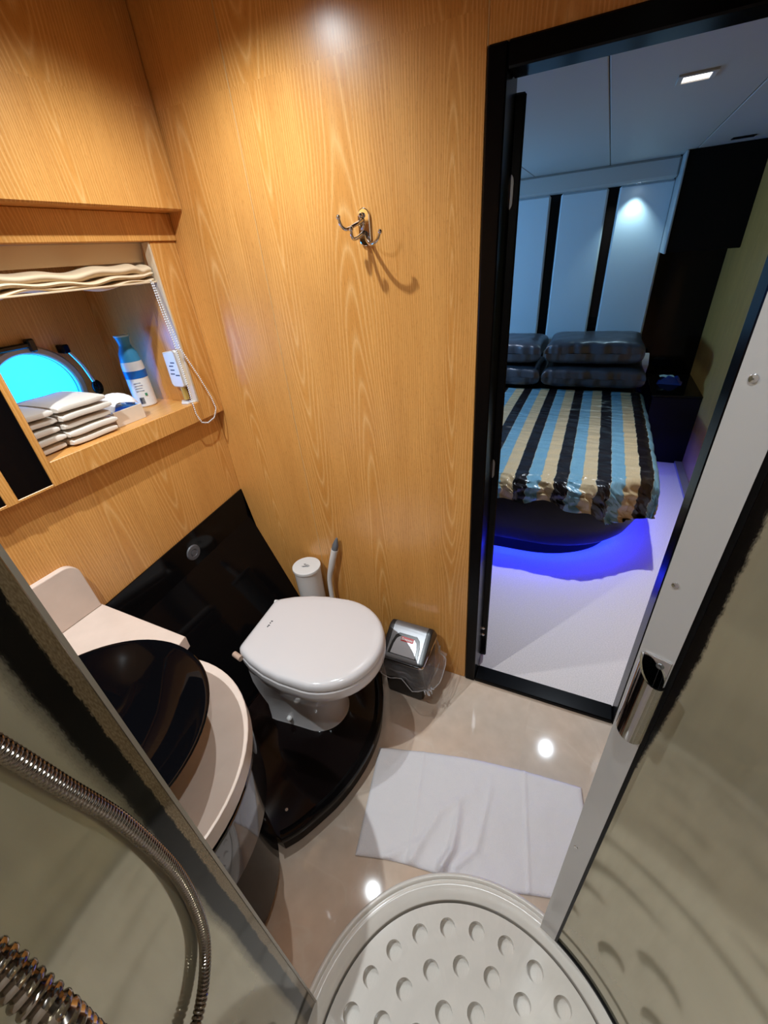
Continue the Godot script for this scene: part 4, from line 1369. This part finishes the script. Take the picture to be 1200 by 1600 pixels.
func bed():
	var b := thing("bed", "double bed on a dark boat-shaped base with a rounded foot", "bed")
	var plan := func(inset: float, y: float) -> PackedVector3Array:
		# rounded foot corners; x -1.08..0.36, z -3.9..-1.86
		var ring := PackedVector3Array()
		var x0 := -1.10 + inset
		var x1 := 0.37 - inset
		var z1 := -1.86 - inset * 0.8
		var r := 0.42
		ring.append(Vector3(x0, y, -3.9)); ring.append(Vector3(x1, y, -3.9))
		for i in 17:
			var a := PI / 2 * i / 16.0
			ring.append(Vector3(x1 - r + cos(a) * r, y, z1 - r * 0.8 + sin(a) * r * 0.8))
		for i in 17:
			var a := PI / 2 + PI / 2 * i / 16.0
			ring.append(Vector3(x0 + r + cos(a) * r, y, z1 - r * 0.8 + sin(a) * r * 0.8))
		return ring
	var base := MB.new()
	base.loft([plan.call(0.124, 0.097), plan.call(0.075, 0.097), plan.call(0.066, 0.10), plan.call(0.045, 0.13), plan.call(0.014, 0.22), plan.call(0.0, 0.31), plan.call(0.0, 0.385), plan.call(0.006, 0.398), plan.call(0.02, 0.402)])
	part("base", base, mat(Color(0.095, 0.075, 0.08), 0.4, 0.0, 0.3), b, 35.0)
	var pl := MB.new()
	pl.loft([plan.call(0.125, 0.001), plan.call(0.125, 0.0965)])
	part("plinth", pl, M.black_soft, b, 35.0)
	# blue light strip under the overhang
	var led := MB.new()
	var path := []
	var ring: PackedVector3Array = plan.call(0.100, 0.0905)
	for i in range(1, ring.size()): path.append(ring[i])
	led.tube(path, 0.005, 6, 1)
	part("led_strip", led, glow(Color(0.05, 0.15, 1.0), 130.0), b)
	var mt := MB.new()
	mt.loft([plan.call(0.05, 0.403), plan.call(0.03, 0.415), plan.call(0.03, 0.45), plan.call(0.05, 0.472)])
	part("mattress", mt, mat(Color(0.1, 0.09, 0.095), 0.7), b, 50.0)
	# striped spread
	var n := noise(103, 1.0, 3)
	var sp := MB.new()
	var bend := func(s: float, e: float, r: float) -> Vector2:
		if s < e - r: return Vector2(s, 0)
		var al := (s - (e - r)) / r
		if al < PI / 2: return Vector2(e - r + sin(al) * r, r * (1.0 - cos(al)))
		return Vector2(e, r + (s - (e - r) - r * PI / 2))
	var sx0 := -1.02
	var sx1 := 0.47
	var tz0 := -3.36
	var tz1 := -1.745
	sp.grid(150, 170, func(u: float, v: float):
		var s := lerpf(sx0, sx1, u)
		var hem := 0.012 * sin(s * 14.0) + 0.016 * sin(s * 31.0 + 1.0) + 0.05 * smoothstep(0.0, 0.3, s)
		var t := lerpf(tz0, tz1 + hem, v)
		# the foot corner is rounded like the bed
		var cz := -1.835 - 0.16 * pow(smoothstep(0.0, 0.37, s - 0.0), 2.0)
		var A: Vector2 = bend.call(s, 0.385, 0.06)
		var B: Vector2 = bend.call(t, cz, 0.06)
		var y := 0.497 - A.y - B.y * (1.0 if A.y < 0.02 else 0.6)
		var w := 0.006 * n.get_noise_2d(s * 3.0, t * 14.0) + 0.004 * n.get_noise_2d(s * 9.0 + 20.0, t * 34.0)
		var fold := 0.018 * n.get_noise_2d(s * 16.0, t * 22.0 + 9.0) * smoothstep(-2.05, -1.8, t)
		var puff := 0.016 * sin(clampf((t + 3.36) / 1.5, 0, 1) * PI)
		return Vector3(A.x + fold + w * 0.5, maxf(0.30, y + puff + w + fold * 0.6), B.x + w + fold),
		func(u: float, v: float): return Vector2(lerpf(sx0, sx1, u) + 0.034 - 0.0297, lerpf(tz0, tz1, v)))
	tag(part("bedspread", sp, M.spread, self, 60.0), "striped blue beige and black satin bedspread on the bed", "bedspread")
	# pillows: two stacks of two, with sewn borders
	var where := [[-0.305, 0.365, 0.508, 0.672, "dark satin pillow at the bottom of the stack beside the nightstand"], [-0.300, 0.325, 0.673, 0.85, "dark satin pillow on top of the stack beside the nightstand"],
		[-0.985, -0.318, 0.508, 0.672, "dark satin pillow at the bottom of the stack by the door side"], [-0.96, -0.325, 0.673, 0.84, "dark satin pillow on top of the stack by the door side"]]
	for k in 4:
		var q = where[k]
		var pm := MB.new()
		var nn := noise(200 + k, 1.0, 3)
		var cx: float = (q[0] + q[1]) / 2
		var hx: float = (q[1] - q[0]) / 2
		var cy: float = (q[2] + q[3]) / 2
		var hy: float = (q[3] - q[2]) / 2
		for side in [1.0, -1.0]:
			var sd: float = side
			pm.grid(56, 40, func(u: float, v: float):
				var a: float = sin((u - 0.5) * PI)
				var c: float = sin((v - 0.5) * PI)
				var e := (1.0 - pow(absf(a), 7.0)) * (1.0 - pow(absf(c), 5.0))
				var pull := 1.0 - 0.05 * (1.0 - absf(a)) * absf(c)
				var wr := 0.005 * nn.get_noise_2d(a * 1.6 + c, c - a)
				return Vector3(cx + a * hx * (1.0 - 0.04 * (1.0 - c * c)), cy + sd * hy * pow(e, 0.22) * 0.93 + wr * pow(e, 0.5), -3.55 + c * 0.24 * pull + 0.02 * nn.get_noise_2d(a * 2.4 - sd * 0.4, a * 0.8 + sd * 0.7) * pow(absf(c), 6.0)))
		var po := part("pillow", pm, M.satin, self, 60.0)
		tag(po, q[4], "pillow", "dark satin pillows")
	var wp := MB.new()
	wp.loft([PackedVector3Array([Vector3(-0.2, 0.50, -3.88), Vector3(0.405, 0.50, -3.88), Vector3(0.405, 0.50, -3.82), Vector3(-0.2, 0.50, -3.82)]), PackedVector3Array([Vector3(-0.2, 0.58, -3.89), Vector3(0.412, 0.58, -3.89), Vector3(0.412, 0.58, -3.81), Vector3(-0.2, 0.58, -3.81)]), PackedVector3Array([Vector3(-0.2, 0.655, -3.88), Vector3(0.405, 0.655, -3.88), Vector3(0.405, 0.655, -3.84), Vector3(-0.2, 0.655, -3.84)])])
	tag(part("white_pillow", wp, M.cloth, self, 80.0), "white pillow standing behind the dark ones against the padded wall", "pillow")

# ------------------------------------------------------------------ lamps
func downlight(at: Vector3, energy: float, color: Color, label: String, r := 0.015, ang := 75.5, seen := 30.0):
	var d := thing("ceiling_light", label, "light", "", at)
	var ring := MB.new()
	ring.lathe([Vector2(r, -0.001), Vector2(r + 0.002, -0.006), Vector2(r + 0.012, -0.005), Vector2(r + 0.014, 0.0)], 32)
	part("bezel", ring, M.chrome, d)
	var lens := MB.new()
	lens.lathe([Vector2(0.0005, -0.0012), Vector2(r, -0.0012)], 32)
	part("lamp_lens", lens, glow(color, seen), d)
	var l := SpotLight3D.new()
	l.name = "lamp_light"
	l.light_color = color
	l.light_energy = energy
	l.spot_range = 8.0
	l.spot_attenuation = 2.0
	l.spot_angle = ang
	l.spot_angle_attenuation = 1.0
	l.light_size = 0.011
	l.shadow_enabled = true
	l.position = Vector3(0, -0.02 - r, 0)
	l.rotation_degrees.x = -90.0
	d.add_child(l)

func lamps():
	downlight(Vector3(-0.72, 2.0, -0.76), 0.69, Color(0.94, 0.98, 1.0), "round ceiling downlight above the toilet")
	downlight(Vector3(-0.86, 2.0, -0.09), 1.5, Color(0.94, 0.98, 1.0), "round ceiling downlight above the basin")
	downlight(Vector3(0.02, 2.0, -0.12), 0.37, Color(0.94, 0.98, 1.0), "round ceiling downlight above the shower")
	# porthole light
	var a := AreaLight3D.new()
	a.name = "window_light"
	a.area_size = Vector2(0.18, 0.18)
	a.light_color = Color(0.35, 0.85, 1.0)
	a.light_energy = 0.008
	a.shadow_enabled = true
	a.position = Vector3(-1.47, 1.165, -0.70)
	a.rotation_degrees.y = -90.0
	add_child(a)
	var a2 := AreaLight3D.new()
	a2.name = "bedroom_window_light"
	a2.area_size = Vector2(0.18, 0.18)
	a2.light_color = Color(0.48, 0.76, 1.0)
	a2.light_energy = 1.9
	a2.shadow_enabled = true
	a2.position = Vector3(-1.72, 1.18, -2.9)
	a2.rotation_degrees.y = -90.0
	add_child(a2)
	# bedroom: square recessed light, unseen fill light added over the bed, valance spots
	for q in [[0.157, "square recessed ceiling light above the foot of the bed", 2.2, -1.978], [-0.95, "added unseen fill light over the far side of the bed", 0.8, -3.1]]:
		var d := thing("square_light_and_fill", q[1], "light", "", Vector3(q[0], 1.83, q[3]))
		var fr := MB.new()
		for s in [[-0.05, -0.05, 0.05, -0.036], [-0.05, 0.036, 0.05, 0.05], [-0.05, -0.036, -0.036, 0.036], [0.036, -0.036, 0.05, 0.036]]:
			fr.box(Vector3(s[0], -0.006, s[1]), Vector3(s[2], 0.0, s[3]), 0.001)
		part("bezel", fr, M.ceil, d)
		part("lamp_lens", bx(Vector3(-0.036, -0.002, -0.036), Vector3(0.036, 0.0, 0.036), 0.0), glow(Color(1.0, 0.98, 0.95), 3.0), d)
		var l := SpotLight3D.new()
		l.name = "lamp_light"
		l.light_color = Color(0.9, 0.95, 1.0)
		l.light_energy = q[2]
		l.spot_range = 8.0
		l.spot_attenuation = 2.0
		l.spot_angle = 46.0
		l.spot_angle_attenuation = 1.0
		l.light_size = 0.014
		l.shadow_enabled = true
		l.position = Vector3(0, -0.04, 0)
		l.rotation_degrees.x = -90.0
		d.add_child(l)
	for x in [[0.107, "small valance downlight over the padding beside the locker"]]:
		var s := thing("valance_light", x[1], "light", "", Vector3(x[0], 1.7215, -3.84))
		var ln := MB.new()
		ln.lathe([Vector2(0.0005, -0.001), Vector2(0.016, -0.001)], 20)
		part("lamp_lens", ln, glow(Color(0.92, 0.98, 1.0), 8.0), s)
		var bz := MB.new()
		bz.lathe([Vector2(0.016, -0.0005), Vector2(0.018, -0.004), Vector2(0.023, 0.0)], 20)
		part("bezel", bz, M.chrome, s)
		var sl := SpotLight3D.new()
		sl.name = "lamp_light"
		sl.light_color = Color(0.78, 0.95, 1.0)
		sl.light_energy = 0.2
		sl.spot_range = 6.0
		sl.spot_attenuation = 2.0
		sl.spot_angle = 46.0
		sl.spot_angle_attenuation = 0.8
		sl.light_size = 0.012
		sl.shadow_enabled = true
		sl.position = Vector3(0, -0.015, 0)
		sl.rotation_degrees.x = -90.0
		s.add_child(sl)
